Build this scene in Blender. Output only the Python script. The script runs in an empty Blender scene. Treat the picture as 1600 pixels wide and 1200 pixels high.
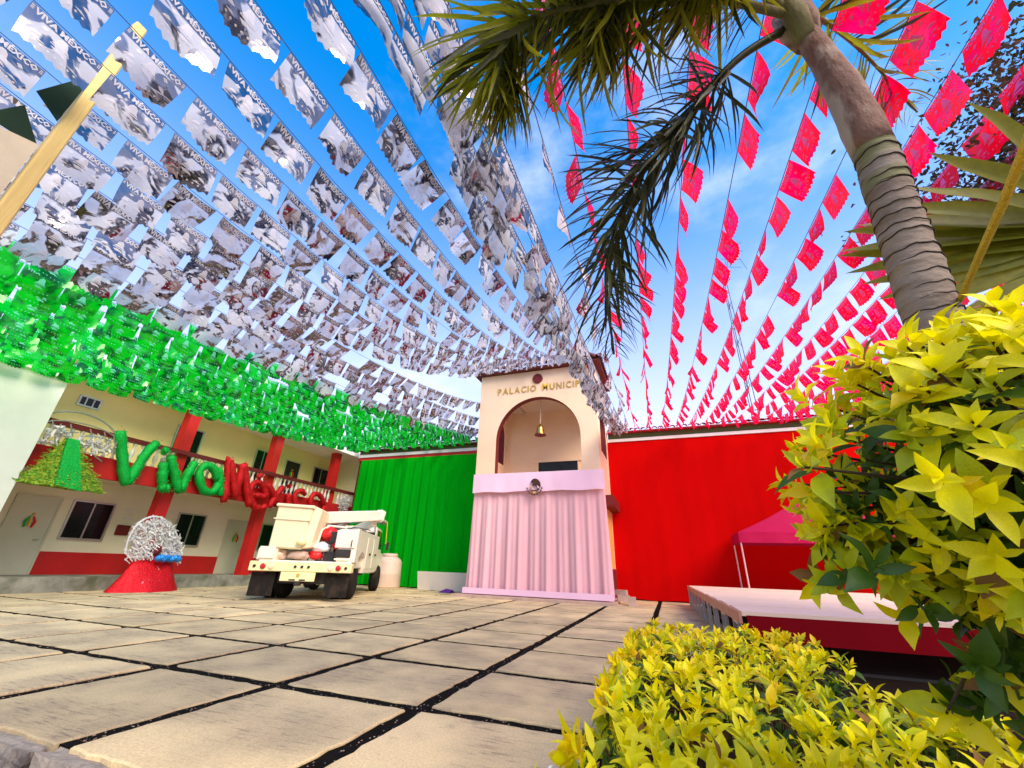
import bpy, bmesh, math, random
from mathutils import Vector, Matrix, noise as mnoise
R = math.radians
rnd = random.Random(7)
S = bpy.context.scene
COL = S.collection

# ------------------------------------------------------------------ camera, sky, sun, exposure
cam_d = bpy.data.cameras.new('camera')
cam = bpy.data.objects.new('camera', cam_d)
COL.objects.link(cam)
S.camera = cam
cam_d.sensor_width = 36.0
cam_d.lens = 36.0 * 631.84 / 1600.0
cam_d.clip_start = 0.02
cam_d.clip_end = 3000
PIT, ROL, YAW = 0.422530, 0.0329678, -0.355399
_cp, _sp, _cy, _sy = math.cos(PIT), math.sin(PIT), math.cos(YAW), math.sin(YAW)
_f = Vector((_sy*_cp, _cy*_cp, _sp)); _r = Vector((_cy, -_sy, 0)); _u = _r.cross(_f)
_c, _s = math.cos(ROL), math.sin(ROL)
_r2 = _c*_r + _s*_u; _u2 = -_s*_r + _c*_u
cam.matrix_world = Matrix(((_r2.x, _u2.x, -_f.x, 0), (_r2.y, _u2.y, -_f.y, 0), (_r2.z, _u2.z, -_f.z, 0.9), (0, 0, 0, 1)))

SUN_EL, SUN_AZ = R(42), R(124)          # azimuth clockwise from +Y; behind the camera, to the right
W = bpy.data.worlds.new('World'); S.world = W; W.use_nodes = True
nt = W.node_tree; nt.nodes.clear(); L = nt.links.new
def N(t, **k):
    n = nt.nodes.new(t)
    for a, b in k.items(): setattr(n, a, b)
    return n
out = N('ShaderNodeOutputWorld'); bg = N('ShaderNodeBackground'); bg.inputs[1].default_value = 0.070
sky = N('ShaderNodeTexSky', sky_type='NISHITA', sun_disc=False)
sky.sun_elevation = SUN_EL; sky.sun_rotation = SUN_AZ; sky.air_density = 1.0; sky.dust_density = 0.8; sky.ozone_density = 2.0
hs = N('ShaderNodeHueSaturation'); hs.inputs['Saturation'].default_value = 1.65; hs.inputs['Value'].default_value = 1.9
L(sky.outputs[0], hs.inputs['Color'])
tc = N('ShaderNodeTexCoord'); sep = N('ShaderNodeSeparateXYZ'); L(tc.outputs['Generated'], sep.inputs[0])
# pale lavender air low over the roofs, all the way round
hz = N('ShaderNodeMapRange', interpolation_type='SMOOTHSTEP'); hz.inputs[1].default_value = 0.10; hz.inputs[2].default_value = 0.86
hz.inputs[3].default_value = 0.95; hz.inputs[4].default_value = 0.0
L(sep.outputs[2], hz.inputs[0])
m1 = N('ShaderNodeMixRGB'); m1.inputs[2].default_value = (4.9, 4.6, 5.9, 1)
L(hz.outputs[0], m1.inputs[0]); L(hs.outputs[0], m1.inputs[1])
# thin clouds
mp = N('ShaderNodeMapping'); mp.inputs['Scale'].default_value = (1.3, 1.3, 2.6); L(tc.outputs['Generated'], mp.inputs[0])
ns = N('ShaderNodeTexNoise'); ns.inputs['Scale'].default_value = 2.1; ns.inputs['Detail'].default_value = 8; ns.inputs['Roughness'].default_value = 0.58
L(mp.outputs[0], ns.inputs['Vector'])
cr = N('ShaderNodeMapRange', interpolation_type='SMOOTHSTEP'); cr.inputs[1].default_value = 0.48; cr.inputs[2].default_value = 0.95
cr.inputs[4].default_value = 0.8
L(ns.outputs[0], cr.inputs[0])
m2 = N('ShaderNodeMixRGB'); m2.inputs[2].default_value = (6.2, 6.1, 6.8, 1)
L(cr.outputs[0], m2.inputs[0]); L(m1.outputs[0], m2.inputs[1])
L(m2.outputs[0], bg.inputs[0]); L(bg.outputs[0], out.inputs[0])

sd = bpy.data.lights.new('sun', 'SUN'); sd.energy = 1.5; sd.angle = R(36); sd.color = (1.0, 0.86, 0.66)
sun = bpy.data.objects.new('sun', sd); COL.objects.link(sun)
sdir = Vector((math.sin(SUN_AZ)*math.cos(SUN_EL), math.cos(SUN_AZ)*math.cos(SUN_EL), math.sin(SUN_EL)))
sun.rotation_euler = (-sdir).to_track_quat('-Z', 'Y').to_euler()
S.view_settings.view_transform = 'Standard'; S.view_settings.look = 'None'
S.view_settings.gamma = 1; S.view_settings.exposure = 1.8; S.view_settings.use_curve_mapping = False

# ------------------------------------------------------------------ materials
def new_mat(name):
    m = bpy.data.materials.new(name); m.use_nodes = True
    return m, m.node_tree.nodes, m.node_tree.links.new
def mat(name, col, rough=0.7, metal=0.0, var=0.12, scale=4.0, bump=0.0, bscale=40.0, spec=0.4, stretch=(1, 1, 1), col2=None, c2at=(0.5, 0.75), translucent=0.0, coat=0.0, dirt=0.0):
    """procedural paint: base colour varied by object-space noise, optional second colour in patches, fine relief"""
    m, ns_, L_ = new_mat(name)
    b = ns_['Principled BSDF']
    b.inputs['Roughness'].default_value = rough; b.inputs['Metallic'].default_value = metal
    b.inputs['Specular IOR Level'].default_value = spec
    if coat: b.inputs['Coat Weight'].default_value = coat
    t = ns_.new('ShaderNodeTexCoord'); mp_ = ns_.new('ShaderNodeMapping'); mp_.inputs['Scale'].default_value = stretch
    L_(t.outputs['Object'], mp_.inputs[0])
    n = ns_.new('ShaderNodeTexNoise'); n.inputs['Scale'].default_value = scale; n.inputs['Detail'].default_value = 6; n.inputs['Roughness'].default_value = 0.65
    L_(mp_.outputs[0], n.inputs['Vector'])
    r = ns_.new('ShaderNodeMapRange'); r.inputs[1].default_value = 0.25; r.inputs[2].default_value = 0.75
    r.inputs[3].default_value = 1 - var; r.inputs[4].default_value = 1 + var
    L_(n.outputs[0], r.inputs[0])
    mul = ns_.new('ShaderNodeMixRGB'); mul.blend_type = 'MULTIPLY'; mul.inputs[0].default_value = 1
    mul.inputs[1].default_value = (*col, 1); L_(r.outputs[0], mul.inputs[2])
    last = mul
    if col2:
        n2 = ns_.new('ShaderNodeTexNoise'); n2.inputs['Scale'].default_value = scale*0.6; n2.inputs['Detail'].default_value = 9
        L_(mp_.outputs[0], n2.inputs['Vector'])
        r2 = ns_.new('ShaderNodeMapRange'); r2.inputs[1].default_value = c2at[0]; r2.inputs[2].default_value = c2at[1]; L_(n2.outputs[0], r2.inputs[0])
        mx = ns_.new('ShaderNodeMixRGB'); mx.inputs[2].default_value = (*col2, 1)
        L_(r2.outputs[0], mx.inputs[0]); L_(last.outputs[0], mx.inputs[1]); last = mx
    L_(last.outputs[0], b.inputs['Base Color'])
    if bump:
        n3 = ns_.new('ShaderNodeTexNoise'); n3.inputs['Scale'].default_value = bscale; n3.inputs['Detail'].default_value = 5
        L_(mp_.outputs[0], n3.inputs['Vector'])
        bp = ns_.new('ShaderNodeBump'); bp.inputs['Strength'].default_value = bump; bp.inputs['Distance'].default_value = 0.02
        L_(n3.outputs[0], bp.inputs['Height']); L_(bp.outputs[0], b.inputs['Normal'])
    if translucent:
        tr = ns_.new('ShaderNodeBsdfTranslucent'); L_(last.outputs[0], tr.inputs[0])
        ms = ns_.new('ShaderNodeMixShader'); ms.inputs[0].default_value = translucent
        L_(b.outputs[0], ms.inputs[1]); L_(tr.outputs[0], ms.inputs[2]); L_(ms.outputs[0], ns_['Material Output'].inputs[0])
    return m

M = {}
M['asphalt'] = mat('lower_ground', (0.20, 0.17, 0.14), 0.95, var=0.35, scale=18, bump=0.9, bscale=60, col2=(0.34, 0.31, 0.27))
M['joint'] = mat('joint_tar', (0.008, 0.007, 0.006), 1.0, var=0.5, scale=9, bump=0.8, bscale=70, spec=0.05, col2=(0.07, 0.055, 0.04), c2at=(0.66, 0.78))
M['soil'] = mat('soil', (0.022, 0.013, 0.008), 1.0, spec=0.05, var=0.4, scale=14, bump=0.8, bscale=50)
M['cream'] = mat('cream_paint', (0.86, 0.78, 0.57), 0.75, var=0.06, scale=1.2, bump=0.05, bscale=120, col2=(0.76, 0.66, 0.46), c2at=(0.6, 0.9))
M['yellow_wall'] = mat('yellow_cream_paint', (0.92, 0.76, 0.34), 0.75, var=0.08, scale=0.8, bump=0.05, bscale=120)
M['white_wall'] = mat('white_paint', (0.80, 0.82, 0.72), 0.75, var=0.07, scale=1.1, bump=0.06, bscale=90, col2=(0.66, 0.70, 0.62), c2at=(0.62, 0.85))
M['peach'] = mat('peach_paint', (0.88, 0.65, 0.43), 0.75, var=0.05, scale=1.0, bump=0.06, bscale=120, col2=(0.82, 0.57, 0.40), c2at=(0.48, 0.75))
M['orange_wall'] = mat('orange_paint', (0.85, 0.42, 0.10), 0.75, var=0.06, scale=1.3, bump=0.05, bscale=120)
M['ceiling'] = mat('ceiling_paint', (0.62, 0.50, 0.42), 0.8, var=0.07, scale=1.5, bump=0.05)
M['maroon'] = mat('maroon_paint', (0.16, 0.012, 0.012), 0.6, var=0.15, scale=3, bump=0.06, bscale=80)
M['red_paint'] = mat('red_paint', (0.55, 0.012, 0.012), 0.55, var=0.12, scale=2.2, bump=0.06, bscale=80, col2=(0.42, 0.02, 0.015), c2at=(0.6, 0.8))
M['white_trim'] = mat('white_trim', (0.80, 0.74, 0.68), 0.65, var=0.06, scale=3)
M['skirt_cloth'] = mat('stage_skirt_cloth', (0.20, 0.004, 0.008), 1.0, var=0.1, scale=3, spec=0.03)
M['olive'] = mat('olive_trim', (0.10, 0.13, 0.035), 0.7, var=0.15, scale=4)
M['tile'] = mat('roof_tile', (0.13, 0.020, 0.018), 0.7, var=0.3, scale=7, bump=0.4, bscale=45)
M['red_tile'] = mat('red_roof_tile', (0.42, 0.012, 0.014), 0.7, var=0.25, scale=7, bump=0.3, bscale=45)
M['stone'] = mat('plinth_stone', (0.26, 0.25, 0.20), 0.9, var=0.45, scale=3.2, bump=0.9, bscale=9, col2=(0.10, 0.11, 0.06), c2at=(0.5, 0.7))
M['concrete_edge'] = mat('edge_concrete', (0.30, 0.25, 0.19), 0.95, var=0.3, scale=9, bump=1.0, bscale=24, col2=(0.10, 0.08, 0.07), c2at=(0.5, 0.66))
M['glass'] = mat('dark_glass', (0.008, 0.009, 0.010), 0.12, var=0.4, scale=5, spec=0.25, bump=0.03, bscale=3)
M['metal_door'] = mat('beige_door', (0.62, 0.58, 0.44), 0.5, var=0.06, scale=2)
M['frame_metal'] = mat('frame_metal', (0.55, 0.53, 0.48), 0.35, metal=0.7, var=0.1)
M['brass'] = mat('brass', (0.78, 0.56, 0.14), 0.28, metal=1.0, var=0.15, scale=9)
M['gold_letter'] = mat('gold_letter', (0.55, 0.36, 0.08), 0.45, metal=0.2, var=0.12)
M['gold_bright'] = mat('bright_gold_letter', (0.85, 0.50, 0.02), 0.4, metal=0.1, var=0.1)
M['rope'] = mat('rope', (0.70, 0.55, 0.40), 0.9, var=0.2, scale=40, bump=0.6, bscale=120)
M['yellow_rope'] = mat('yellow_rope', (0.85, 0.58, 0.03), 0.8, var=0.2, scale=60, bump=0.8, bscale=180)
M['lamp'] = mat('lamp_casing', (0.55, 0.47, 0.40), 0.5)
M['green_cloth'] = mat('green_cloth', (0.0, 0.38, 0.006), 0.95, spec=0.05, var=0.08, scale=2, bump=0.35, bscale=7, stretch=(1,1,.18))
M['red_cloth'] = mat('red_cloth', (0.56, 0.0010, 0.0010), 0.95, spec=0.05, var=0.10, scale=0.7, bump=0.30, bscale=5, stretch=(1,1,.22))
M['white_cloth'] = mat('white_cloth', (0.86, 0.49, 0.53), 0.85, var=0.03, scale=2, bump=0.1, bscale=140, translucent=0.12)
M['valance'] = mat('lavender_cloth', (0.84, 0.56, 0.70), 0.85, var=0.03, scale=2, bump=0.1, bscale=140)
M['emblem'] = mat('emblem_print', (0.055, 0.018, 0.010), 0.6, var=0.2)
M['emblem_gold'] = mat('emblem_gold_print', (0.60, 0.36, 0.10), 0.6, var=0.2)
M['tinsel_green'] = mat('green_tinsel', (0.0, 0.46, 0.05), 0.35, metal=0.35, var=0.45, scale=26, bump=1.0, bscale=60)
M['tinsel_red'] = mat('red_tinsel', (0.66, 0.006, 0.010), 0.35, metal=0.35, var=0.4, scale=26, bump=1.0, bscale=60)
M['tinsel_bright_red'] = mat('bright_red_foil', (0.75, 0.004, 0.012), 0.3, metal=0.4, var=0.35, scale=20, bump=1.0, bscale=40, col2=(0.9, 0.35, 0.35), c2at=(0.68, 0.74))
M['tinsel_gold'] = mat('gold_green_tinsel', (0.42, 0.50, 0.03), 0.3, metal=0.5, var=0.5, scale=40, bump=1.0, bscale=70, col2=(0.02, 0.30, 0.03), c2at=(0.48, 0.6))
M['tinsel_white'] = mat('white_tinsel', (0.80, 0.77, 0.74), 0.4, metal=0.15, var=0.25, scale=30, bump=0.8, bscale=60)
M['tinsel_blue'] = mat('blue_foil', (0.02, 0.26, 0.72), 0.3, metal=0.3, var=0.3, scale=12, bump=0.8, bscale=40)
M['truck_white'] = mat('truck_paint', (0.82, 0.74, 0.58), 0.35, var=0.07, scale=3, coat=0.3, col2=(0.62, 0.52, 0.36), c2at=(0.66, 0.9))
M['truck_cream'] = mat('bumper_paint', (0.85, 0.74, 0.36), 0.4, var=0.10, scale=4, coat=0.2, col2=(0.55, 0.42, 0.2), c2at=(0.66, 0.85))
M['bucket'] = mat('bucket_fibreglass', (0.84, 0.72, 0.44), 0.4, var=0.05, scale=2, coat=0.2)
M['rubber'] = mat('rubber', (0.014, 0.011, 0.009), 0.9, spec=0.2, var=0.3, scale=7, bump=0.3, col2=(0.05, 0.034, 0.02), c2at=(0.52, 0.75))
M['black_metal'] = mat('black_metal', (0.025, 0.02, 0.018), 0.6, var=0.3, scale=8)
M['steel'] = mat('steel', (0.42, 0.40, 0.38), 0.4, metal=0.6, var=0.2, scale=9)
M['red_lens'] = mat('red_lens', (0.45, 0.01, 0.01), 0.2, coat=0.5)
M['clear_lens'] = mat('clear_lens', (0.85, 0.66, 0.42), 0.2, coat=0.5)
M['red_plastic'] = mat('red_plastic', (0.70, 0.01, 0.01), 0.4, var=0.1)
M['orange_plastic'] = mat('orange_plastic', (0.9, 0.20, 0.02), 0.4, var=0.1)
M['tank'] = mat('tank_plastic', (0.80, 0.60, 0.47), 0.5, var=0.05, scale=3, col2=(0.66, 0.46, 0.34), c2at=(0.6, 0.85))
M['board'] = mat('white_board', (0.82, 0.76, 0.66), 0.6, var=0.04)
M['purple'] = mat('purple_cloth', (0.10, 0.02, 0.22), 0.8)
M['block'] = mat('concrete_block', (0.52, 0.36, 0.28), 0.9, var=0.25, bump=0.6)
M['deck'] = mat('deck_board', (0.80, 0.60, 0.43), 0.7, var=0.10, scale=3, stretch=(0.25, 4, 1), bump=0.1, col2=(0.58, 0.42, 0.34), c2at=(0.6, 0.85))
M['deck_edge'] = mat('deck_edge', (0.55, 0.24, 0.15), 0.7, var=0.15)
M['pink_canopy'] = mat('pink_canopy', (0.48, 0.006, 0.065), 0.7, spec=0.15, var=0.08, scale=4, bump=0.3, bscale=6, translucent=0.15)
M['pink_pole'] = mat('pale_pole', (0.68, 0.42, 0.40), 0.4, metal=0.3)
M['mast_yellow'] = mat('yellow_mast', (0.85, 0.62, 0.20), 0.6, var=0.14, scale=3, stretch=(6, 6, 0.4), bump=0.2, bscale=16)
M['mast_board'] = mat('cream_board', (0.80, 0.68, 0.45), 0.7, var=0.1)
M['dark_green_cloth'] = mat('dark_green_cloth', (0.008, 0.035, 0.012), 0.85, var=0.3, scale=5)
M['lattice'] = mat('mast_metal', (0.10, 0.09, 0.10), 0.5, metal=0.4)
M['wire'] = mat('wire_white', (0.75, 0.72, 0.68), 0.4)
M['paper'] = mat('paper', (0.78, 0.74, 0.66), 0.8, var=0.1, scale=14)
M['bark'] = mat('bark', (0.16, 0.11, 0.075), 0.9, var=0.4, scale=12, bump=0.8, bscale=30)
M['twig'] = mat('twig', (0.05, 0.028, 0.012), 0.85, var=0.3, scale=14)
M['dry'] = mat('dry_stalk', (0.30, 0.15, 0.10), 0.9, var=0.4, scale=20)
M['palm_trunk'] = mat('palm_trunk', (0.30, 0.235, 0.165), 0.9, var=0.30, scale=5, stretch=(1, 1, 2.2), bump=0.5, bscale=26, col2=(0.17, 0.125, 0.085), c2at=(0.48, 0.72))
M['palm_ring'] = mat('palm_ring_scar', (0.05, 0.035, 0.025), 0.9, var=0.3, scale=14, bump=0.5)
M['palm_green'] = mat('palm_green_zone', (0.20, 0.195, 0.075), 0.75, var=0.25, scale=7, stretch=(1, 1, 3), bump=0.3, bscale=26, col2=(0.26, 0.21, 0.15), c2at=(0.40, 0.62))
M['crownshaft'] = mat('crownshaft', (0.22, 0.12, 0.075), 0.8, var=0.35, scale=6.5, stretch=(1.6, 1.6, 0.7), bump=0.7, bscale=22, col2=(0.44, 0.36, 0.26), c2at=(0.44, 0.54))
M['sheath'] = mat('leaf_sheath', (0.22, 0.215, 0.085), 0.75, var=0.35, scale=9, stretch=(1.5,1.5,.6), bump=0.5, bscale=24)
def leaf_mat(name, col, tr=0.35, rough=0.45, var=0.25, spec=0.4):
    m = mat(name, col, rough, var=var, scale=22, translucent=tr, spec=spec)
    return m
M['lf_yellow'] = leaf_mat('young_yellow_leaf', (0.95, 0.86, 0.003), 0.42, var=.12)
M['lf_gold'] = leaf_mat('golden_leaf', (0.95, 0.70, 0.003), 0.42, var=.12)
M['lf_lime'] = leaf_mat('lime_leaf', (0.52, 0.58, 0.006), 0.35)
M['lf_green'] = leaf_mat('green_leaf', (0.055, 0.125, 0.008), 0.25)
M['lf_dry'] = leaf_mat('withered_leaf', (0.22, 0.11, 0.025), 0.2, 0.8)
M['palm_leaf'] = leaf_mat('palm_leaflet', (0.34, 0.36, 0.018), 0.55, 0.4)
M['palm_leaf_dark'] = leaf_mat('palm_leaflet_dark', (0.060, 0.070, 0.018), 0.2, 0.4)
M['fan_leaf'] = leaf_mat('fan_leaf', (0.26, 0.27, 0.018), 0.45, 0.5)
M['tree_leaf'] = leaf_mat('tree_leaf', (0.055, 0.060, 0.016), 0.25, 0.5)
M['tree_leaf_brown'] = leaf_mat('tree_leaf_brown', (0.15, 0.075, 0.040), 0.25, 0.6)

def slab_material():
    m, n, L_ = new_mat('broomed_concrete'); b = n['Principled BSDF']; b.inputs['Roughness'].default_value = 0.85
    t = n.new('ShaderNodeTexCoord'); oi = n.new('ShaderNodeObjectInfo')
    add = n.new('ShaderNodeVectorMath'); add.operation = 'ADD'
    sc = n.new('ShaderNodeVectorMath'); sc.operation = 'SCALE'; sc.inputs[0].default_value = (37, 19, 5); L_(oi.outputs['Random'], sc.inputs['Scale'])
    L_(t.outputs['Object'], add.inputs[0]); L_(sc.outputs[0], add.inputs[1])
    mp_ = n.new('ShaderNodeMapping'); mp_.inputs['Rotation'].default_value = (0, 0, 0.25); mp_.inputs['Scale'].default_value = (1.4, 14, 1); L_(add.outputs[0], mp_.inputs[0])
    st = n.new('ShaderNodeTexNoise'); st.inputs['Scale'].default_value = 3.2; st.inputs['Detail'].default_value = 8; st.inputs['Roughness'].default_value = 0.7; L_(mp_.outputs[0], st.inputs['Vector'])
    bl = n.new('ShaderNodeTexNoise'); bl.inputs['Scale'].default_value = 1.7; bl.inputs['Detail'].default_value = 7; L_(add.outputs[0], bl.inputs['Vector'])
    fi = n.new('ShaderNodeTexNoise'); fi.inputs['Scale'].default_value = 90; fi.inputs['Detail'].default_value = 3; L_(add.outputs[0], fi.inputs['Vector'])
    base = n.new('ShaderNodeMixRGB'); base.inputs[1].default_value = (0.70, 0.53, 0.265, 1); base.inputs[2].default_value = (0.47, 0.355, 0.19, 1)
    r0 = n.new('ShaderNodeMapRange'); r0.inputs[1].default_value = 0.35; r0.inputs[2].default_value = 0.65; L_(bl.outputs[0], r0.inputs[0]); L_(r0.outputs[0], base.inputs[0])
    # scuffed dark streaks, in patches
    r1 = n.new('ShaderNodeMapRange'); r1.inputs[1].default_value = 0.52; r1.inputs[2].default_value = 0.64; L_(st.outputs[0], r1.inputs[0])
    r2 = n.new('ShaderNodeMapRange'); r2.inputs[1].default_value = 0.44; r2.inputs[2].default_value = 0.60; L_(bl.outputs[0], r2.inputs[0])
    mm = n.new('ShaderNodeMath'); mm.operation = 'MULTIPLY'; L_(r1.outputs[0], mm.inputs[0]); L_(r2.outputs[0], mm.inputs[1])
    m2_ = n.new('ShaderNodeMath'); m2_.operation = 'MULTIPLY'; m2_.inputs[1].default_value = 0.85; L_(mm.outputs[0], m2_.inputs[0])
    s2 = n.new('ShaderNodeMixRGB'); s2.inputs[2].default_value = (0.20, 0.145, 0.095, 1); L_(m2_.outputs[0], s2.inputs[0]); L_(base.outputs[0], s2.inputs[1])
    sp = n.new('ShaderNodeTexNoise'); sp.inputs['Scale'].default_value = 4.5; sp.inputs['Detail'].default_value = 10; sp.inputs['Roughness'].default_value = 0.75; sp.inputs['Distortion'].default_value = 0.5; L_(add.outputs[0], sp.inputs['Vector'])
    r5 = n.new('ShaderNodeMapRange'); r5.inputs[1].default_value = 0.58; r5.inputs[2].default_value = 0.72; r5.inputs[4].default_value = 0.6; L_(sp.outputs[0], r5.inputs[0])
    s3 = n.new('ShaderNodeMixRGB'); s3.inputs[2].default_value = (0.27, 0.21, 0.125, 1); L_(r5.outputs[0], s3.inputs[0]); L_(s2.outputs[0], s3.inputs[1]); s2 = s3
    v = n.new('ShaderNodeMapRange'); v.inputs[3].default_value = 0.62; v.inputs[4].default_value = 1.36; L_(fi.outputs[0], v.inputs[0])
    vo = n.new('ShaderNodeMapRange'); vo.inputs[3].default_value = 0.86; vo.inputs[4].default_value = 1.12; L_(oi.outputs['Random'], vo.inputs[0])
    vm = n.new('ShaderNodeMath'); vm.operation = 'MULTIPLY'; L_(v.outputs[0], vm.inputs[0]); L_(vo.outputs[0], vm.inputs[1])
    mu = n.new('ShaderNodeMixRGB'); mu.blend_type = 'MULTIPLY'; mu.inputs[0].default_value = 1; L_(s2.outputs[0], mu.inputs[1]); L_(vm.outputs[0], mu.inputs[2])
    L_(mu.outputs[0], b.inputs['Base Color'])
    bp = n.new('ShaderNodeBump'); bp.inputs['Strength'].default_value = 0.5; bp.inputs['Distance'].default_value = 0.012; L_(st.outputs[0], bp.inputs['Height'])
    bp2 = n.new('ShaderNodeBump'); bp2.inputs['Strength'].default_value = 0.35; bp2.inputs['Distance'].default_value = 0.004; L_(fi.outputs[0], bp2.inputs['Height']); L_(bp.outputs[0], bp2.inputs['Normal'])
    L_(bp2.outputs[0], b.inputs['Normal'])
    return m
M['slab'] = slab_material()

def film_material(name, col, tcol, mirror, rough=0.16, spread=0.0, dark=None):
    """thin plastic film: coloured translucent sheet with a crinkled glossy surface"""
    m, n, L_ = new_mat(name); n.remove(n['Principled BSDF'])
    t = n.new('ShaderNodeTexCoord'); oi = n.new('ShaderNodeObjectInfo')
    add = n.new('ShaderNodeVectorMath'); add.operation = 'ADD'
    sc = n.new('ShaderNodeVectorMath'); sc.operation = 'SCALE'; sc.inputs[0].default_value = (41, 23, 17); L_(oi.outputs['Random'], sc.inputs['Scale'])
    L_(t.outputs['Object'], add.inputs[0]); L_(sc.outputs[0], add.inputs[1])
    cz = n.new('ShaderNodeTexNoise'); cz.inputs['Scale'].default_value = 4; cz.inputs['Detail'].default_value = 2; cz.inputs['Distortion'].default_value = 0.6; L_(add.outputs[0], cz.inputs['Vector'])
    bp = n.new('ShaderNodeBump'); bp.inputs['Strength'].default_value = 0.55; bp.inputs['Distance'].default_value = 0.05; L_(cz.outputs[0], bp.inputs['Height'])
    d = n.new('ShaderNodeBsdfDiffuse'); d.inputs[0].default_value = (*col, 1)
    tr = n.new('ShaderNodeBsdfTranslucent'); tr.inputs[0].default_value = (*tcol, 1)
    g = n.new('ShaderNodeBsdfGlossy'); g.inputs['Roughness'].default_value = rough
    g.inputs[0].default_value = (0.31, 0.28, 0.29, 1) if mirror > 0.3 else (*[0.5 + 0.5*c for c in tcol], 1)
    L_(bp.outputs[0], g.inputs['Normal'])
    a = n.new('ShaderNodeMixShader'); a.inputs[0].default_value = 0.6; L_(d.outputs[0], a.inputs[1]); L_(tr.outputs[0], a.inputs[2])
    b = n.new('ShaderNodeMixShader'); L_(a.outputs[0], b.inputs[1]); L_(g.outputs[0], b.inputs[2])
    lw = n.new('ShaderNodeMapRange'); lw.inputs[1].default_value = 0.3; lw.inputs[2].default_value = 0.7
    lw.inputs[3].default_value = max(0, mirror - spread); lw.inputs[4].default_value = min(1, mirror + spread)
    big = n.new('ShaderNodeTexNoise'); big.inputs['Scale'].default_value = 3.0; big.inputs['Detail'].default_value = 2; L_(add.outputs[0], big.inputs['Vector'])
    L_(big.outputs[0], lw.inputs[0]); L_(lw.outputs[0], b.inputs[0])
    if dark:
        pn = n.new('ShaderNodeTexNoise'); pn.inputs['Scale'].default_value = 4.0; pn.inputs['Detail'].default_value = 3; pn.inputs['Distortion'].default_value = 0.8; L_(add.outputs[0], pn.inputs['Vector'])
        th = n.new('ShaderNodeMapRange'); th.inputs[1].default_value = 0.46; th.inputs[2].default_value = 0.62; L_(pn.outputs[0], th.inputs[0])
        for sh, c0 in ((d, col), (tr, tcol)):
            mx = n.new('ShaderNodeMixRGB'); mx.inputs[1].default_value = (*c0, 1); mx.inputs[2].default_value = (*dark, 1)
            L_(th.outputs[0], mx.inputs[0]); L_(mx.outputs[0], sh.inputs[0])
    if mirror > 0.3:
        pn = n.new('ShaderNodeTexNoise'); pn.inputs['Scale'].default_value = 3.4; pn.inputs['Detail'].default_value = 3; pn.inputs['Distortion'].default_value = 1.5; L_(add.outputs[0], pn.inputs['Vector'])  # noise patches paint bright and dark reflections into the film colour
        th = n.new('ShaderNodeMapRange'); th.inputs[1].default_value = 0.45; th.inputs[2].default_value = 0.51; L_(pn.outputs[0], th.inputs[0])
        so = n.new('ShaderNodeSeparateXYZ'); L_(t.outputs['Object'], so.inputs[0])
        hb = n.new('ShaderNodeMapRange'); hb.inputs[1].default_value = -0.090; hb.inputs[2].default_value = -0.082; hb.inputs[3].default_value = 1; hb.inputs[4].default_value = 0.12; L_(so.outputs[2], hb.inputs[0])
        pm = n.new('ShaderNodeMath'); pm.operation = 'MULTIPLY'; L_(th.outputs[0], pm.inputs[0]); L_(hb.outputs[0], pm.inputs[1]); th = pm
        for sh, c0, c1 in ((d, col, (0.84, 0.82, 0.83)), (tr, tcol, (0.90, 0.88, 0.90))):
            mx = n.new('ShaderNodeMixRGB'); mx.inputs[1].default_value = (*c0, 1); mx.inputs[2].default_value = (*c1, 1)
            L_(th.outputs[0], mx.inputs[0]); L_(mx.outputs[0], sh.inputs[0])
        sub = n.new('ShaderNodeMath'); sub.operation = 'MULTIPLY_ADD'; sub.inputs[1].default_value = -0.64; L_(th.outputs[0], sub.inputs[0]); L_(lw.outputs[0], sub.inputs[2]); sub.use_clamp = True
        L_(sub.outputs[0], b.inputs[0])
    L_(b.outputs[0], n['Material Output'].inputs[0])
    return m
M['film_white'] = film_material('silver_film_painted_reflections', (0.05, 0.04, 0.045), (0.09, 0.08, 0.09), 0.72, 0.07, 0.2)  # near-black base colour stands in for dark reflections on silver film
M['film_green'] = film_material('green_film', (0.0, 0.40, 0.01), (0.0, 0.95, 0.015), 0.06, 0.2, 0.04, dark=(0.0, 0.10, 0.012))
M['film_red'] = film_material('red_film', (0.84, 0.0, 0.005), (1.0, 0.0, 0.03), 0.05, 0.2, 0.03, dark=(0.80, 0.0, 0.13))
M['print_white'] = mat('white_print', (0.90, 0.88, 0.92), 0.6, var=0.03, translucent=0.5)
M['print_green'] = mat('pale_green_print', (0.15, 0.70, 0.42), 0.6, var=0.05, translucent=0.3)
M['print_red'] = mat('pale_pink_print', (0.90, 0.22, 0.58), 0.6, var=0.05, translucent=0.3)
M['string'] = mat('string', (0.10, 0.08, 0.09), 0.8)

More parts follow.
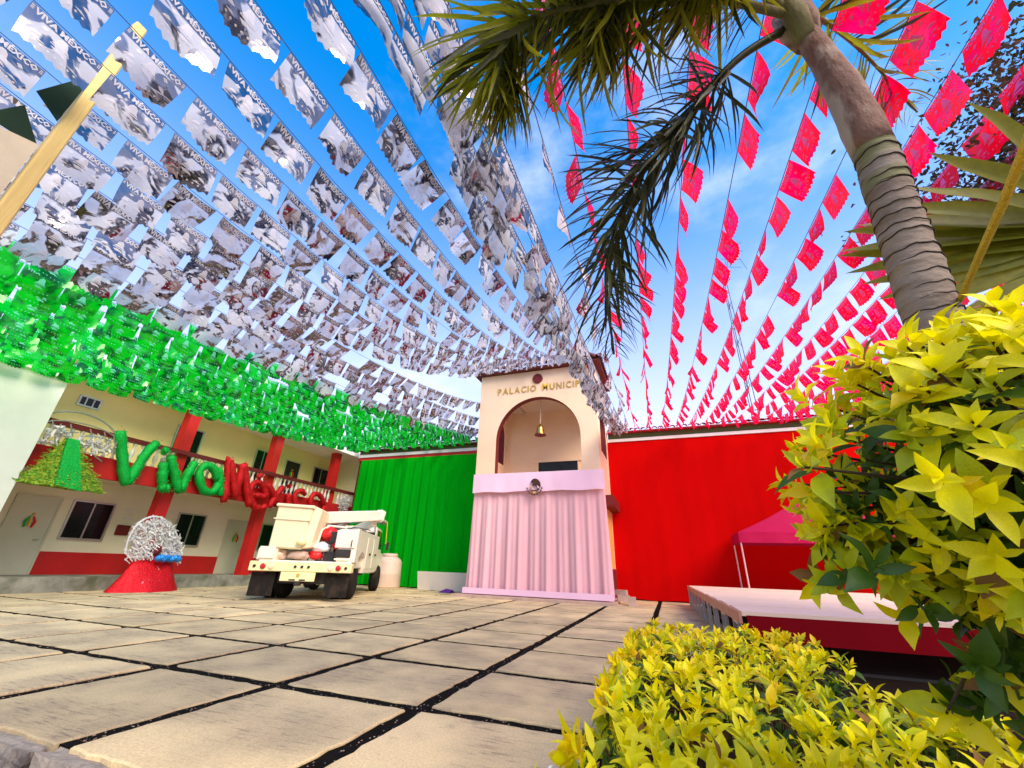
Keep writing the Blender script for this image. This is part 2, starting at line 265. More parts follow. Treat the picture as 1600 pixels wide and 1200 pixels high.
# ------------------------------------------------------------------ mesh helpers
class MB:
    """collects vertices, faces and a material index per face, and links them as ONE mesh object"""
    def __init__(s): s.v = []; s.f = []; s.m = []; s.mi = 0
    def add(s, vs, fs):
        o = len(s.v); s.v += [tuple(v) for v in vs]
        for f in fs: s.f.append(tuple(i+o for i in f)); s.m.append(s.mi)
        return s
    def box(s, a, b, rot=None, piv=None):
        x0, y0, z0 = a; x1, y1, z1 = b
        vs = [Vector(p) for p in ((x0,y0,z0),(x1,y0,z0),(x1,y1,z0),(x0,y1,z0),(x0,y0,z1),(x1,y0,z1),(x1,y1,z1),(x0,y1,z1))]
        if rot is not None:
            p = Vector(piv) if piv is not None else (Vector(a)+Vector(b))/2
            vs = [rot @ (v-p) + p for v in vs]
        return s.add(vs, [(0,3,2,1),(4,5,6,7),(0,1,5,4),(1,2,6,5),(2,3,7,6),(3,0,4,7)])
    def hexa(s, vs):
        return s.add(vs, [(0,3,2,1),(4,5,6,7),(0,1,5,4),(1,2,6,5),(2,3,7,6),(3,0,4,7)])
    def beam(s, p, q, w, h=None, up=Vector((0,0,1))):
        p = Vector(p); q = Vector(q); h = h or w; d = (q-p).normalized()
        if abs(d.dot(up)) > 0.98: up = Vector((0,1,0))
        a = d.cross(up).normalized(); b = a.cross(d)
        vs = [c + a*(i*w/2) + b*(j*h/2) for c in (p, q) for i, j in ((-1,-1),(1,-1),(1,1),(-1,1))]
        return s.add(vs, [(0,1,2,3),(7,6,5,4),(0,4,5,1),(1,5,6,2),(2,6,7,3),(3,7,4,0)])
    def tube(s, pts, r, n=8, cap=True):
        pts = [Vector(p) for p in pts]; rs = r if isinstance(r, (list, tuple)) else [r]*len(pts)
        base = len(s.v); fr = None
        for i, p in enumerate(pts):
            d = (pts[min(i+1, len(pts)-1)] - pts[max(i-1, 0)]).normalized()
            if fr is None:
                up = Vector((0,0,1)) if abs(d.z) < 0.9 else Vector((1,0,0)); fr = d.cross(up).normalized()
            else: fr = (fr - d*fr.dot(d)).normalized()
            b = d.cross(fr)
            for k in range(n):
                t = 2*math.pi*k/n; s.v.append(tuple(p + (fr*math.cos(t) + b*math.sin(t))*rs[i]))
        for i in range(len(pts)-1):
            for k in range(n):
                a0 = base+i*n+k; a1 = base+i*n+(k+1)%n
                s.f.append((a0, a1, a1+n, a0+n)); s.m.append(s.mi)
        if cap:
            s.f.append(tuple(base+k for k in reversed(range(n)))); s.m.append(s.mi)
            s.f.append(tuple(base+(len(pts)-1)*n+k for k in range(n))); s.m.append(s.mi)
        return s
    def lathe(s, prof, c=(0,0,0), n=20, M4=None):
        base = len(s.v); c = Vector(c)
        for r_, z in prof:
            for k in range(n):
                t = 2*math.pi*k/n; p = Vector((r_*math.cos(t), r_*math.sin(t), z))
                if M4 is not None: p = M4 @ p
                s.v.append(tuple(p+c))
        for i in range(len(prof)-1):
            for k in range(n):
                a0 = base+i*n+k; a1 = base+i*n+(k+1)%n
                s.f.append((a0, a1, a1+n, a0+n)); s.m.append(s.mi)
        s.f.append(tuple(base+k for k in reversed(range(n)))); s.m.append(s.mi)
        s.f.append(tuple(base+(len(prof)-1)*n+k for k in range(n))); s.m.append(s.mi)
        return s
    def prism(s, poly, ax, lo, hi):
        """extrude a 2D polygon along axis ax (0,1,2); poly gives the two other axes in order"""
        n = len(poly); vs = []
        for h in (lo, hi):
            for a, b in poly:
                vs.append({0: (h,a,b), 1: (a,h,b), 2: (a,b,h)}[ax])
        return s.add(vs, [tuple(range(n))[::-1], tuple(range(n, 2*n))] + [(i, (i+1)%n, n+(i+1)%n, n+i) for i in range(n)])
    def mesh(s, name, mats, smooth=False):
        me = bpy.data.meshes.new(name); me.from_pydata(s.v, [], s.f)
        for m_ in (mats if isinstance(mats, (list, tuple)) else [mats]): me.materials.append(m_)
        if any(s.m): me.polygons.foreach_set('material_index', s.m)
        if smooth: me.polygons.foreach_set('use_smooth', [True]*len(s.f))
        me.update(); return me
    def build(s, name, mats, parent=None, smooth=False, fix=True, bevel=0):
        me = s.mesh(name, mats, smooth)
        if fix or bevel:
            bm = bmesh.new(); bm.from_mesh(me)
            if bevel: bmesh.ops.bevel(bm, geom=[e for e in bm.edges], offset=bevel, segments=1, affect='EDGES', clamp_overlap=True)
            if fix: bmesh.ops.recalc_face_normals(bm, faces=bm.faces)
            bm.to_mesh(me); bm.free()
        return put(name, me, parent)
def put(name, data, parent=None, loc=None, rot=None, scale=None):
    o = bpy.data.objects.new(name, data); COL.objects.link(o)
    if parent is not None: o.parent = parent
    if loc is not None: o.location = loc
    if rot is not None: o.rotation_euler = rot
    if scale is not None: o.scale = scale
    return o
def tag(o, label, cat, group=None):
    o['label'] = label; o['category'] = cat
    if group: o['group'] = group
    return o
def thing(name, label, cat, loc=(0,0,0), rz=0, group=None):
    return tag(put(name, None, None, loc, (0,0,rz)), label, cat, group)
def box_part(name, a, b, m, parent, bevel=0): return MB().box(a, b).build(name, m, parent, bevel=bevel)
def struct(o): o['kind'] = 'structure'; return o
def stuff(o): o['kind'] = 'stuff'; return o
def text_geom(body, size, extrude=0.0, res=2, offset=0.0, align='CENTER', bevel=0.0):
    c = bpy.data.curves.new('lettering', 'FONT'); c.body = body; c.size = size; c.extrude = extrude
    c.resolution_u = res; c.offset = offset; c.align_x = align; c.bevel_depth = bevel
    o = bpy.data.objects.new('lettering', c); COL.objects.link(o)
    dg = bpy.context.evaluated_depsgraph_get(); dg.update()
    me = bpy.data.meshes.new_from_object(o.evaluated_get(dg))
    vs = [v.co.copy() for v in me.vertices]; fs = [tuple(p.vertices) for p in me.polygons]
    bpy.data.objects.remove(o); bpy.data.curves.remove(c); bpy.data.meshes.remove(me)
    return vs, fs

def catmull(P_, n):
    out_ = []
    P_ = [Vector(p) for p in P_]; P2 = [P_[0]*2-P_[1]] + P_ + [P_[-1]*2-P_[-2]]
    for i in range(1, len(P2)-2):
        for k in range(n):
            t = k/n; a, b_, c, d = P2[i-1:i+3]
            out_.append(.5*((2*b_) + (c-a)*t + (2*a-5*b_+4*c-d)*t*t + (3*b_-a-3*c+d)*t**3))
    out_.append(P_[-1]); return out_

# ------------------------------------------------------------------ ground, plaza
g = MB()
# one sheet to the horizon, finer near the place
xs = [-1500, -300, -60, -20, -10, -5, -2, 2, 6, 12, 30, 80, 300, 1500]
vs = [(x, y, -0.17) for y in xs for x in xs]; n_ = len(xs)
g.add(vs, [(j*n_+i, j*n_+i+1, (j+1)*n_+i+1, (j+1)*n_+i) for j in range(n_-1) for i in range(n_-1)])
struct(g.build('ground', M['asphalt'], fix=False))
PY0 = 1.75
plaza = struct(MB().box((-16.2, PY0, -0.16), (9.0, 16.0, -0.014)).build('plaza_floor', M['joint']))
slab_meshes = []
for k in range(5):
    b = MB(); w, h = 1.175, 1.075; q = random.Random(k)
    nx = 14
    edge = []
    for (ax, ay, bx, by) in ((-w/2,-h/2,w/2,-h/2), (w/2,-h/2,w/2,h/2), (w/2,h/2,-w/2,h/2), (-w/2,h/2,-w/2,-h/2)):
        for i in range(nx):
            t = i/nx; j = q.uniform(-.012, .012) if i == 0 else q.choice((0, 0, 1, -1, 1.6))*q.uniform(0.002, 0.010)
            edge.append((ax+(bx-ax)*t + (j if ax == bx else 0), ay+(by-ay)*t + (j if ay == by else 0)))
    m_ = len(edge)
    vv = [(x, y, -0.06) for x, y in edge] + [(x, y, -0.008) for x, y in edge] + [(x*0.985, y*0.985, 0.0) for x, y in edge]
    ff = [(i, (i+1)%m_, m_+(i+1)%m_, m_+i) for i in range(m_)] + [(m_+i, m_+(i+1)%m_, 2*m_+(i+1)%m_, 2*m_+i) for i in range(m_)] + [tuple(range(2*m_, 3*m_))]
    b.add(vv, ff); slab_meshes.append(b.mesh('paving_slab', M['slab']))
X0, DX, DY, Y0 = -0.42, 1.30, 1.205, 1.815
for j in range(12):
    for i in range(-7, 12):
        cx = X0 - DX*(i+0.5); cy = Y0 + DY*(j+0.5)
        if cx < -14.2 and cy > 3.5: continue
        if cx > 0.3 and cy > 5.0: pass
        e_ = j == 0
        o = put('paving_slab', slab_meshes[rnd.randrange(5)], plaza, (cx, cy-(.075 if e_ else 0), rnd.uniform(-0.004, 0.003)), (rnd.uniform(-.002,.002), rnd.uniform(-.002,.002), (0 if rnd.random() < .5 else math.pi) + rnd.uniform(-.003,.003)), (1, 1.145 if e_ else 1, 1))
# broken edge stones of the plaza step
for i in range(16):
    x = -9.0 + i*0.62 + rnd.uniform(-.05, .05)
    b = MB(); w = rnd.uniform(.5, .6)
    bm_ = bmesh.new(); bmesh.ops.create_cube(bm_, size=1)
    bmesh.ops.subdivide_edges(bm_, edges=bm_.edges[:], cuts=3, use_grid_fill=True)
    for v in bm_.verts:
        nz = mnoise.noise_vector(v.co*3.1 + Vector((i*7.3, 0, 0)))
        v.co = Vector((v.co.x*w, v.co.y*0.11, v.co.z*0.16)) + Vector((nz.x*.03, nz.y*.025, nz.z*.02))
    me = bpy.data.meshes.new('edge_stone'); bm_.to_mesh(me); bm_.free(); me.materials.append(M['concrete_edge'])
    put('edge_stone', me, plaza, (x, PY0-0.055, -0.105))
gr = MB(); q = random.Random(77)
for _ in range(2600):
    if q.random() < .5: x = X0 - DX*q.randint(-1, 6) + q.uniform(-.06, .06); y = Y0 + q.random()**1.6*7
    else: x = q.uniform(-7, 1.0); y = Y0 + DY*q.randint(1, 5) + q.uniform(-.06, .06)
    gr.mi = 0 if q.random() < .7 else 1
    r_ = q.uniform(.002, .009); h = r_*q.uniform(.3, .9); a = q.uniform(0, 6.28); p = Vector((x, y, -.0138))
    gr.add([p + Vector((math.cos(a+k*2.1)*r_*q.uniform(.6,1.3), math.sin(a+k*2.1)*r_*q.uniform(.6,1.3), 0)) for k in range(3)] + [p + Vector((0,0,h))], [(0,1,3),(1,2,3),(2,0,3)])
stuff(gr.build('joint_grit', [M['concrete_edge'], M['dry']], plaza, fix=False))
bed = struct(MB().box((-0.40, 0.45, -0.168), (6.0, 5.57, 0.03)).build('garden_bed_and_shade', M['soil']))  # bed carried on to the stage; its near-black soil stands for shade there

# ------------------------------------------------------------------ far left white building end
wb = thing('white_building', 'blank white building end at the left edge of the plaza', 'building', (-15.5, 1.5, 0))
def P(parent): return Vector(parent.location)
def local(parent, a): return tuple(Vector(a) - P(parent))
def bp(name, a, b, m, parent, bevel=0): return box_part(name, local(parent, a), local(parent, b), m, parent, bevel)
bp('wall', (-20, -4.0, -0.16), (-13.5, 4.86, 4.75), M['white_wall'], wb)
bp('parapet', (-20.05, -4.05, 4.75), (-13.44, 4.92, 4.95), M['white_wall'], wb)

# ------------------------------------------------------------------ two-storey balcony building on the left
bb = thing('balcony_building', 'two storey cream building with red columns and balcony on the left', 'building', (-15.0, 10, 0))
XW = -15.2
bp('wall', (-19, 3.0, 0.33), (XW, 16.6, 2.72), M['cream'], bb)
bp('upper_wall', (-19, 3.0, 3.18), (XW, 16.6, 5.44), M['yellow_wall'], bb)
bp('end_wall', (XW, 16.35, 0.33), (-13.75, 16.6, 5.44), M['cream'], bb)
bp('balcony_floor', (-19, 3.0, 2.72), (-13.9, 16.9, 3.18), M['cream'], bb)
bp('balcony_band', (-13.9, 3.0, 2.67), (-13.78, 16.9, 3.20), M['red_paint'], bb)
bp('plinth', (-19, 3.0, -0.02), (-13.88, 16.9, 0.33), M['stone'], bb)
for (a, b) in ((4.9, 5.60), (6.49, 11.27), (12.15, 16.3)):
    bp('wainscot', (XW, a, 0.335), (XW+0.035, b, 0.88), M['red_paint'], bb)
bp('roof_slab', (-19.3, 3.0, 5.44), (-13.55, 17.0, 5.66), M['white_trim'], bb)
for y in (8.05, 11.33, 14.58):
    c = bp('column', (-14.24, y, 0.33), (-13.92, y+0.32, 2.66), M['red_paint'], bb)
    bp('upper_column', (-14.24, y, 3.20), (-13.92, y+0.32, 5.44), M['red_paint'], bb)
rail = bp('balcony_rail', (-13.94, 3.0, 3.74), (-13.80, 16.4, 3.86), M['maroon'], bb)
bal = MB().lathe([(.045,0),(.05,.04),(.025,.09),(.055,.2),(.06,.27),(.03,.38),(.026,.45),(.05,.5),(.05,.54)], n=8).mesh('baluster', M['white_trim'], True)
y = 4.9
while y < 16.2:
    if not any(c_ - .05 < y < c_+.36 for c_ in (8.05, 11.33, 14.58)):
        put('baluster', bal, bb, local(bb, (-13.87, y, 3.20)))
    y += 0.2
def wreath(parent, p):
    """small tricolour ribbon bow hung on a door: green and red tails, gold top"""
    w = MB()
    w.mi = 0; w.tube([p + Vector((0.03, -.03, .05)), p + Vector((.04, -.09, -.08)), p + Vector((.03, -.07, -.22))], [.015, .03, .022], 6)
    w.mi = 1; w.tube([p + Vector((0.03, .03, .05)), p + Vector((.04, .09, -.08)), p + Vector((.03, .07, -.22))], [.015, .03, .022], 6)
    w.mi = 2; w.lathe([(0.001,-.03),(.05,0),(.001,.03)], p + Vector((.03,0,.1)), 8); w.tube([p+Vector((.03,0,.0)), p+Vector((.035,0,-.2))], .022, 6)
    w.build('ribbon_bow', [M['tinsel_green'], M['red_plastic'], M['gold_bright']], parent)
def door(parent, y0, y1, z0, z1, m, bow=True):
    d = bp('door', (XW, y0, z0), (XW+0.03, y1, z1), m, parent)
    ctr = P(parent)
    f = MB(); t = 0.045
    for (a, b) in (((XW, y0-t, z0), (XW+.05, y0, z1+t)), ((XW, y1, z0), (XW+.05, y1+t, z1+t)), ((XW, y0, z1), (XW+.05, y1, z1+t))):
        f.box(tuple(Vector(a)-ctr), tuple(Vector(b)-ctr))
    f.build('door_frame', M['metal_door'], parent)
    h = MB().tube([Vector((XW+.03, y1-.1, (z0+z1)/2-.1))-ctr, Vector((XW+.09, y1-.1, (z0+z1)/2-.1))-ctr, Vector((XW+.09, y1-.2, (z0+z1)/2-.1))-ctr], .014, 6).build('handle', M['frame_metal'], d)
    if bow: wreath(d, Vector((XW+.03, (y0+y1)/2, z0+(z1-z0)*.72)) - ctr)
    return d
def window(parent, y0, y1, z0, z1, mull=1):
    ctr = P(parent); t = 0.045
    w = MB()
    w.box(tuple(Vector((XW, y0, z0))-ctr), tuple(Vector((XW+.05, y0+t, z1))-ctr)).box(tuple(Vector((XW, y1-t, z0))-ctr), tuple(Vector((XW+.05, y1, z1))-ctr))
    w.box(tuple(Vector((XW, y0+t, z1-t))-ctr), tuple(Vector((XW+.05, y1-t, z1))-ctr)).box(tuple(Vector((XW, y0+t, z0))-ctr), tuple(Vector((XW+.05, y1-t, z0+t))-ctr))
    for k in range(mull):
        yy = y0 + (y1-y0)*(k+1)/(mull+1); w.box(tuple(Vector((XW, yy-.015, z0+t))-ctr), tuple(Vector((XW+.04, yy+.015, z1-t))-ctr))
    wo = w.build('window', M['frame_metal'], parent)
    bp('pane', (XW+.002, y0+t, z0+t), (XW+.016, y1-t, z1-t), M['glass'], parent).parent = wo
    return wo
door(bb, 5.64, 6.45, 0.335, 2.15, M['metal_door'])
door(bb, 11.31, 12.11, 0.335, 2.12, M['metal_door'])
for a in ((6.72, 7.70, 1.19, 2.21), (9.5, 10.44, 1.17, 2.2), (12.72, 13.9, 1.15, 2.15), (14.6, 15.6, 1.15, 2.15)): window(bb, *a)
window(bb, 5.82, 6.34, 4.66, 4.97, 2)
for a in ((8.5, 9.4, 3.19, 4.95), (11.55, 12.3, 3.19, 4.92)): window(bb, *a)
window(bb, 14.65, 15.6, 4.0, 4.88)
door(bb, 13.08, 13.82, 3.19, 4.80, M['black_metal'])
for k, (y, z, w, h) in enumerate(((7.98, 2.06, .24, .07), (7.98, 1.93, .22, .06), (7.98, 1.80, .30, .08), (7.96, 1.69, .34, .03))):
    tag(MB().box((XW+.003, y, z), (XW+.009, y+w, z+h)).build('paper_notice', M['paper']), ('topmost', 'second highest', 'third highest', 'lowest, thin')[k] + ' pale paper notice on the cream wall beside the left window', 'notice', 'paper notices beside the left window')
tag(MB().box((XW+.004, 7.93, 1.38), (XW+.05, 8.27, 1.66)).build('wall_plaque', M['maroon'], bevel=.012), 'dark maroon plaque on the cream wall under the paper notices', 'plaque')

# ------------------------------------------------------------------ facade wings behind drapes, tiled eaves
def tiles_mesh():
    b = MB(); n = 6; r_ = .1
    for i, (y, z) in enumerate(((0, 0), (.42, .12))):
        rr = r_*(1 if i == 0 else .82)
        for k in range(n+1):
            t = math.pi*k/n; b.v.append((rr*math.cos(t), y, z + rr*math.sin(t)*.8))
        for k in range(n+1):
            t = math.pi*k/n; b.v.append(((rr-.018)*math.cos(t), y, z + (rr-.018)*math.sin(t)*.8))
    m_ = n+1
    for k in range(n):
        b.f += [(k, k+1, 2*m_+k+1, 2*m_+k), (m_+k+1, m_+k, 3*m_+k, 3*m_+k+1), (k+1, k, m_+k, m_+k+1)]; b.m += [0]*3
    return b
def wing(name, label, x0, x1, drape_side):
    w = thing(name, label, 'building', ((x0+x1)/2, 16.5, 0))
    bp('wall', (x0, 15.5, -0.02), (x1, 19.5, 5.36), M['maroon'], w)
    if drape_side == 'left':
        bp('red_band', (x0, 15.40, 5.22), (x1, 15.5, 5.345), M['red_paint'], w)
        bp('cornice', (x0, 15.36, 5.35), (x1, 15.6, 5.48), M['white_trim'], w)
    else:
        bp('cornice', (x0, 15.36, 5.32), (x1, 15.6, 5.43), M['white_trim'], w)
    bp('frieze', (x0, 15.43, 5.485 if drape_side == 'left' else 5.435), (x1, 15.7, 5.63), M['olive'], w)
    r = MB(); ctr = P(w)
    r.hexa([Vector(v)-ctr for v in ((x0,15.2,5.635),(x1,15.2,5.635),(x1,19.8,5.635),(x0,19.8,5.635),(x0,15.2,5.68),(x1,15.2,5.68),(x1,19.8,6.6),(x0,19.8,6.6))])
    ro = r.build('roof', M['tile'] if drape_side == 'left' else M['red_tile'], w)
    tm = tiles_mesh().mesh('roof_tile', M['tile'] if drape_side == 'left' else M['red_tile'], True)
    x = x0 + .1
    n = 0
    while x < min(x1, 5.2):
        o = put('roof_tile', tm, ro, tuple(Vector((x, 15.14 + rnd.uniform(-.02,.02), 5.685)) - ctr), (0, rnd.uniform(-.05,.05), rnd.uniform(-.04,.04)))
        x += .205
    return w
wing('town_hall_wing', 'long low tiled wing behind the green drape', -13.35, -6.10, 'left')
wing('town_hall_wing', 'long low tiled wing behind the red drape', -1.70, 12.5, 'right')

def drape(name, label, x0, x1, z0, z1, y, m, amp, per, seed, cat='drape', dens=14, bottom=1.0, flare=0.0):
    q = random.Random(seed); nx = int((x1-x0)*dens); nz = 10; b = MB()
    ph = [q.uniform(0, 6.28) for _ in range(4)]
    for j in range(nz+1):
        tz = j/nz
        for i in range(nx+1):
            x = x0 + (x1-x0)*i/nx
            fl = (1-tz)*bottom + .35
            x += flare*(1-tz)*(2*i/nx-1)
            a = math.sin(x*per+ph[0] + .6*math.sin(x*1.7+ph[1])) * .6 + math.sin(x*per*2.3 + ph[2] + tz*.7)*.28 + math.sin(x*per*.43+ph[3])*.5
            b.v.append((x, y - amp*fl*(a+1.2), z0 + (z1-z0)*tz + (0.012*math.sin(x*5+ph[1]) if j == 0 else 0)))
    for j in range(nz):
        for i in range(nx):
            a = j*(nx+1)+i; b.f.append((a, a+1, a+nx+2, a+nx+1)); b.m.append(0)
    return tag(b.build(name, m, smooth=True, fix=False), label, cat)
drape('green_drape', 'long green cloth drape covering the wall left of the tower', -13.15, -6.15, 0.04, 5.21, 15.39, M['green_cloth'], .055, 13, 3, dens=24)
drape('red_drape', 'long red cloth drape covering the wall right of the tower', -1.76, 12.4, 0.03, 5.31, 15.40, M['red_cloth'], .016, 6, 4, bottom=.6)

# ------------------------------------------------------------------ bell tower
tw = thing('bell_tower', 'peach arched bell tower of the town hall with gold lettering', 'tower', (-3.9, 14.2, 0))
TC = P(tw)
TX0, TX1, TY0, TY1 = -6.08, -1.74, 13.0, 15.3
def arch_wall(name, m, u0, u1, z0, z1, uc, r_, zs, zbot, t0, t1, axis, lining=None):
    """wall in the (u,z) plane with a round-headed opening; axis 1: wall lies along x at y=t0..t1; axis 0: along y at x=t0..t1"""
    mk = (lambda u, t, z: Vector((u, t, z))-TC) if axis == 1 else (lambda u, t, z: Vector((t, u, z))-TC)
    b = MB(); n = 28
    def quad(t, pts, flip): b.add([mk(u, t, z) for u, z in pts], [(0,1,2,3)[::-1] if flip else (0,1,2,3)])
    for t, fl in ((t0, False), (t1, True)):
        quad(t, [(u0,z0),(uc-r_,z0),(uc-r_,zs),(u0,zs)], fl); quad(t, [(uc+r_,z0),(u1,z0),(u1,zs),(uc+r_,zs)], fl)
        if zbot > z0: quad(t, [(uc-r_,z0),(uc+r_,z0),(uc+r_,zbot),(uc-r_,zbot)], fl)
        quad(t, [(u0,zs),(uc-r_,zs),(uc-r_,z1),(u0,z1)], fl); quad(t, [(uc+r_,zs),(u1,zs),(u1,z1),(uc+r_,z1)], fl)
        for k in range(n):
            a0 = math.pi - math.pi*k/n; a1 = math.pi - math.pi*(k+1)/n
            quad(t, [(uc+r_*math.cos(a0), zs+r_*math.sin(a0)), (uc+r_*math.cos(a1), zs+r_*math.sin(a1)), (uc+r_*math.cos(a1), z1), (uc+r_*math.cos(a0), z1)], fl)
    for (ua, za, ub, zb) in ((u0,z0,u1,z0),(u1,z0,u1,z1),(u1,z1,u0,z1),(u0,z1,u0,z0)):
        b.add([mk(ua,t0,za), mk(ub,t0,zb), mk(ub,t1,zb), mk(ua,t1,za)], [(0,1,2,3)])
    if zbot > z0: b.add([mk(uc-r_,t0,zbot), mk(uc+r_,t0,zbot), mk(uc+r_,t1,zbot), mk(uc-r_,t1,zbot)], [(0,1,2,3)])
    o = b.build(name, m, tw, fix=False)
    l = MB(); e = .003; path = [(uc-r_+e, zbot)] + [(uc+(r_-e)*math.cos(math.pi-math.pi*k/n), zs+(r_-e)*math.sin(math.pi-math.pi*k/n)) for k in range(n+1)] + [(uc+r_-e, zbot)]
    for (a, b_) in zip(path, path[1:]):
        l.add([mk(a[0],t0+e,a[1]), mk(b_[0],t0+e,b_[1]), mk(b_[0],t1-e,b_[1]), mk(a[0],t1-e,a[1])], [(0,1,2,3)])
    l.build('arch_lining', lining or M['maroon'], tw, fix=False)
    return o
arch_wall('front_wall', M['peach'], TX0, TX1, 3.32, 7.55, -3.84, 1.52, 4.98, 3.62, TY0, TY0+.28, 1)
for (a, b) in ((TX0, TX0+.26), (TX1-.26, TX1)):
    arch_wall('side_wall', M['peach'], TY0+.28, TY1, 3.32, 7.55, 14.28, .72, 5.65, 4.55, a, b, 0)
bp('rear_wall', (TX0, TY1, 0.0), (TX1, TY1+.25, 7.55), M['peach'], tw)
bp('ceiling', (TX0+.26, TY0+.28, 6.78), (TX1-.26, TY1, 6.9), M['ceiling'], tw)
bp('balcony_floor', (TX0, TY0, 3.12), (TX1, TY1, 3.32), M['peach'], tw)
for (a, b) in ((TX0, TX0+.9), (TX1-.5, TX1)): bp('pier', (a, TY0, 0.9), (b, TY1, 3.12), M['orange_wall'], tw)
for (a, b) in ((TX0, TX0+.9), (TX1-.5, TX1)): bp('pier_base', (a-.02, TY0-.02, 0.0), (b+.03, TY1, 0.9), M['maroon'], tw)
bp('step', (TX0-.3, 12.45, -0.01), (TX1+.25, TY1, 0.07), M['block'], tw)
bp('side_ledge', (TX1, 13.4, 2.72), (TX1+.30, TY1, 3.05), M['maroon'], tw)
# rear window
wf = MB()
for (a, b) in (((-4.50,TY1-.05,4.15),(-4.44,TY1,4.66)), ((-2.88,TY1-.05,4.15),(-2.82,TY1,4.66)), ((-4.60,TY1-.07,4.66),(-2.74,TY1,4.80)), ((-4.44,TY1-.05,4.15),(-2.88,TY1,4.19))): wf.box(tuple(Vector(a)-TC), tuple(Vector(b)-TC))
wfo = wf.build('window', M['peach'], tw)
bp('pane', (-4.44, TY1-.03, 4.19), (-2.88, TY1-.01, 4.66), M['glass'], tw).parent = wfo
# fluorescent lamp
lp = MB().box(tuple(Vector((-5.22, 14.2, 6.70))-TC), tuple(Vector((-5.0, 15.2, 6.775))-TC)).build('ceiling_lamp', M['lamp'], tw, bevel=.015)
# roof: low hip of curved tiles
rf = MB(); zz = 7.56
e = [Vector((TX0-.22, TY0-.25, zz)), Vector((TX1+.22, TY0-.25, zz)), Vector((TX1+.22, TY1+.4, zz)), Vector((TX0-.22, TY1+.4, zz))]
rg = [Vector((-4.9, 14.3, 8.35)), Vector((-2.9, 14.3, 8.35))]
up = Vector((0,0,.07))
rf.add([v-TC for v in e] + [v+up-TC for v in e] + [v-TC for v in rg], [(3,2,1,0),(0,1,5,4),(1,2,6,5),(2,3,7,6),(3,0,4,7),(4,5,9,8),(5,6,9),(6,7,8,9),(7,4,8)])
ro = rf.build('roof', M['tile'], tw)
tm = tiles_mesh().mesh('roof_tile', M['tile'], True)
for row in range(3):
    x = TX0 - .2 + row*.3
    while x < TX1 + .22 - row*.3:
        put('roof_tile', tm, ro, tuple(Vector((x, TY0-.33+row*.38, 7.64+row*.215)) - TC), (R(16), rnd.uniform(-.08,.08), rnd.uniform(-.06,.06)), (1.15, 1.1, 1.25)); x += .225
for row in range(2):
    y = TY0 - .1 + row*.3
    while y < TY1 + .3:
        put('roof_tile', tm, ro, tuple(Vector((TX1+.28-row*.38, y, 7.64+row*.19)) - TC), (R(14), rnd.uniform(-.08,.08), R(90)), (1.15, 1.1, 1.25)); y += .225
# emblem disc and lettering
MB().lathe([(.001,0),(.19,0),(.19,.04),(.15,.05),(.14,.03),(.001,.03)], Vector((-3.82, TY0, 7.22))-TC, 24, Matrix.Rotation(R(90), 4, 'X')).build('medallion', M['maroon'], tw)
word = 'PALACIO MUNICIPAL'; x = -5.36
for ch in word:
    if ch == ' ': x += .17; continue
    big = ch == 'M'
    vs, fs = text_geom(ch, .40 if big else .36, .012, 3, .004 if not big else .006, 'LEFT')
    w = max(v.x for v in vs) - min(v.x for v in vs); x_lo = min(v.x for v in vs)
    sx = .82
    MB().add([Vector((x + (v.x-x_lo)*sx, TY0 - .014 - v.z, 6.74 + v.y*.95)) - TC for v in vs], fs).build('letter', M['gold_bright'] if big else M['gold_letter'], tw)
    x += w*sx + .062
# ---- bell on its rope
bell = thing('brass_bell', 'small brass bell hanging on a pale rope inside the tower arch', 'bell', (-3.86, 13.5, 5.22))
MB().lathe([(.001,.42),(.035,.42),(.04,.36),(.10,.33),(.13,.24),(.145,.12),(.19,.03),(.205,0),(.18,0),(.001,.05)], (0,0,0), 22).build('bell_body', M['brass'], bell, True)
MB().lathe([(.001,-.06),(.035,-.03),(.02,.0),(.015,.14),(.001,.14)], n=10).build('clapper', M['maroon'], bell, True)
MB().lathe([(.19,-.012),(.212,-.012),(.212,.012),(.19,.012)], n=22).build('rim', M['maroon'], bell)
tag(MB().tube([(-3.86,13.5,5.64),(-3.855,13.5,6.2),(-3.86,13.5,6.78)], .022, 8).build('bell_rope', M['rope']), 'pale rope from the tower ceiling down to the brass bell', 'rope')

# ---- cloth hung on the tower front
drape('white_drape', 'pleated pinkish white cloth hanging down the tower front', -6.02, -1.62, 0.13, 3.14, 12.90, M['white_cloth'], .058, 15, 9, dens=40, flare=.10)
va = drape('white_valance', 'plain lavender white cloth band across the tower balcony front', -6.03, -1.60, 3.12, 3.74, 12.77, M['valance'], .012, 5, 12, cat='valance', dens=16)
tag(MB().box((-6.11, 12.655, .10), (-1.53, 12.68, .26)).build('cloth_hem', M['valance']), 'smooth lavender hem band along the foot of the white drape', 'cloth hem')
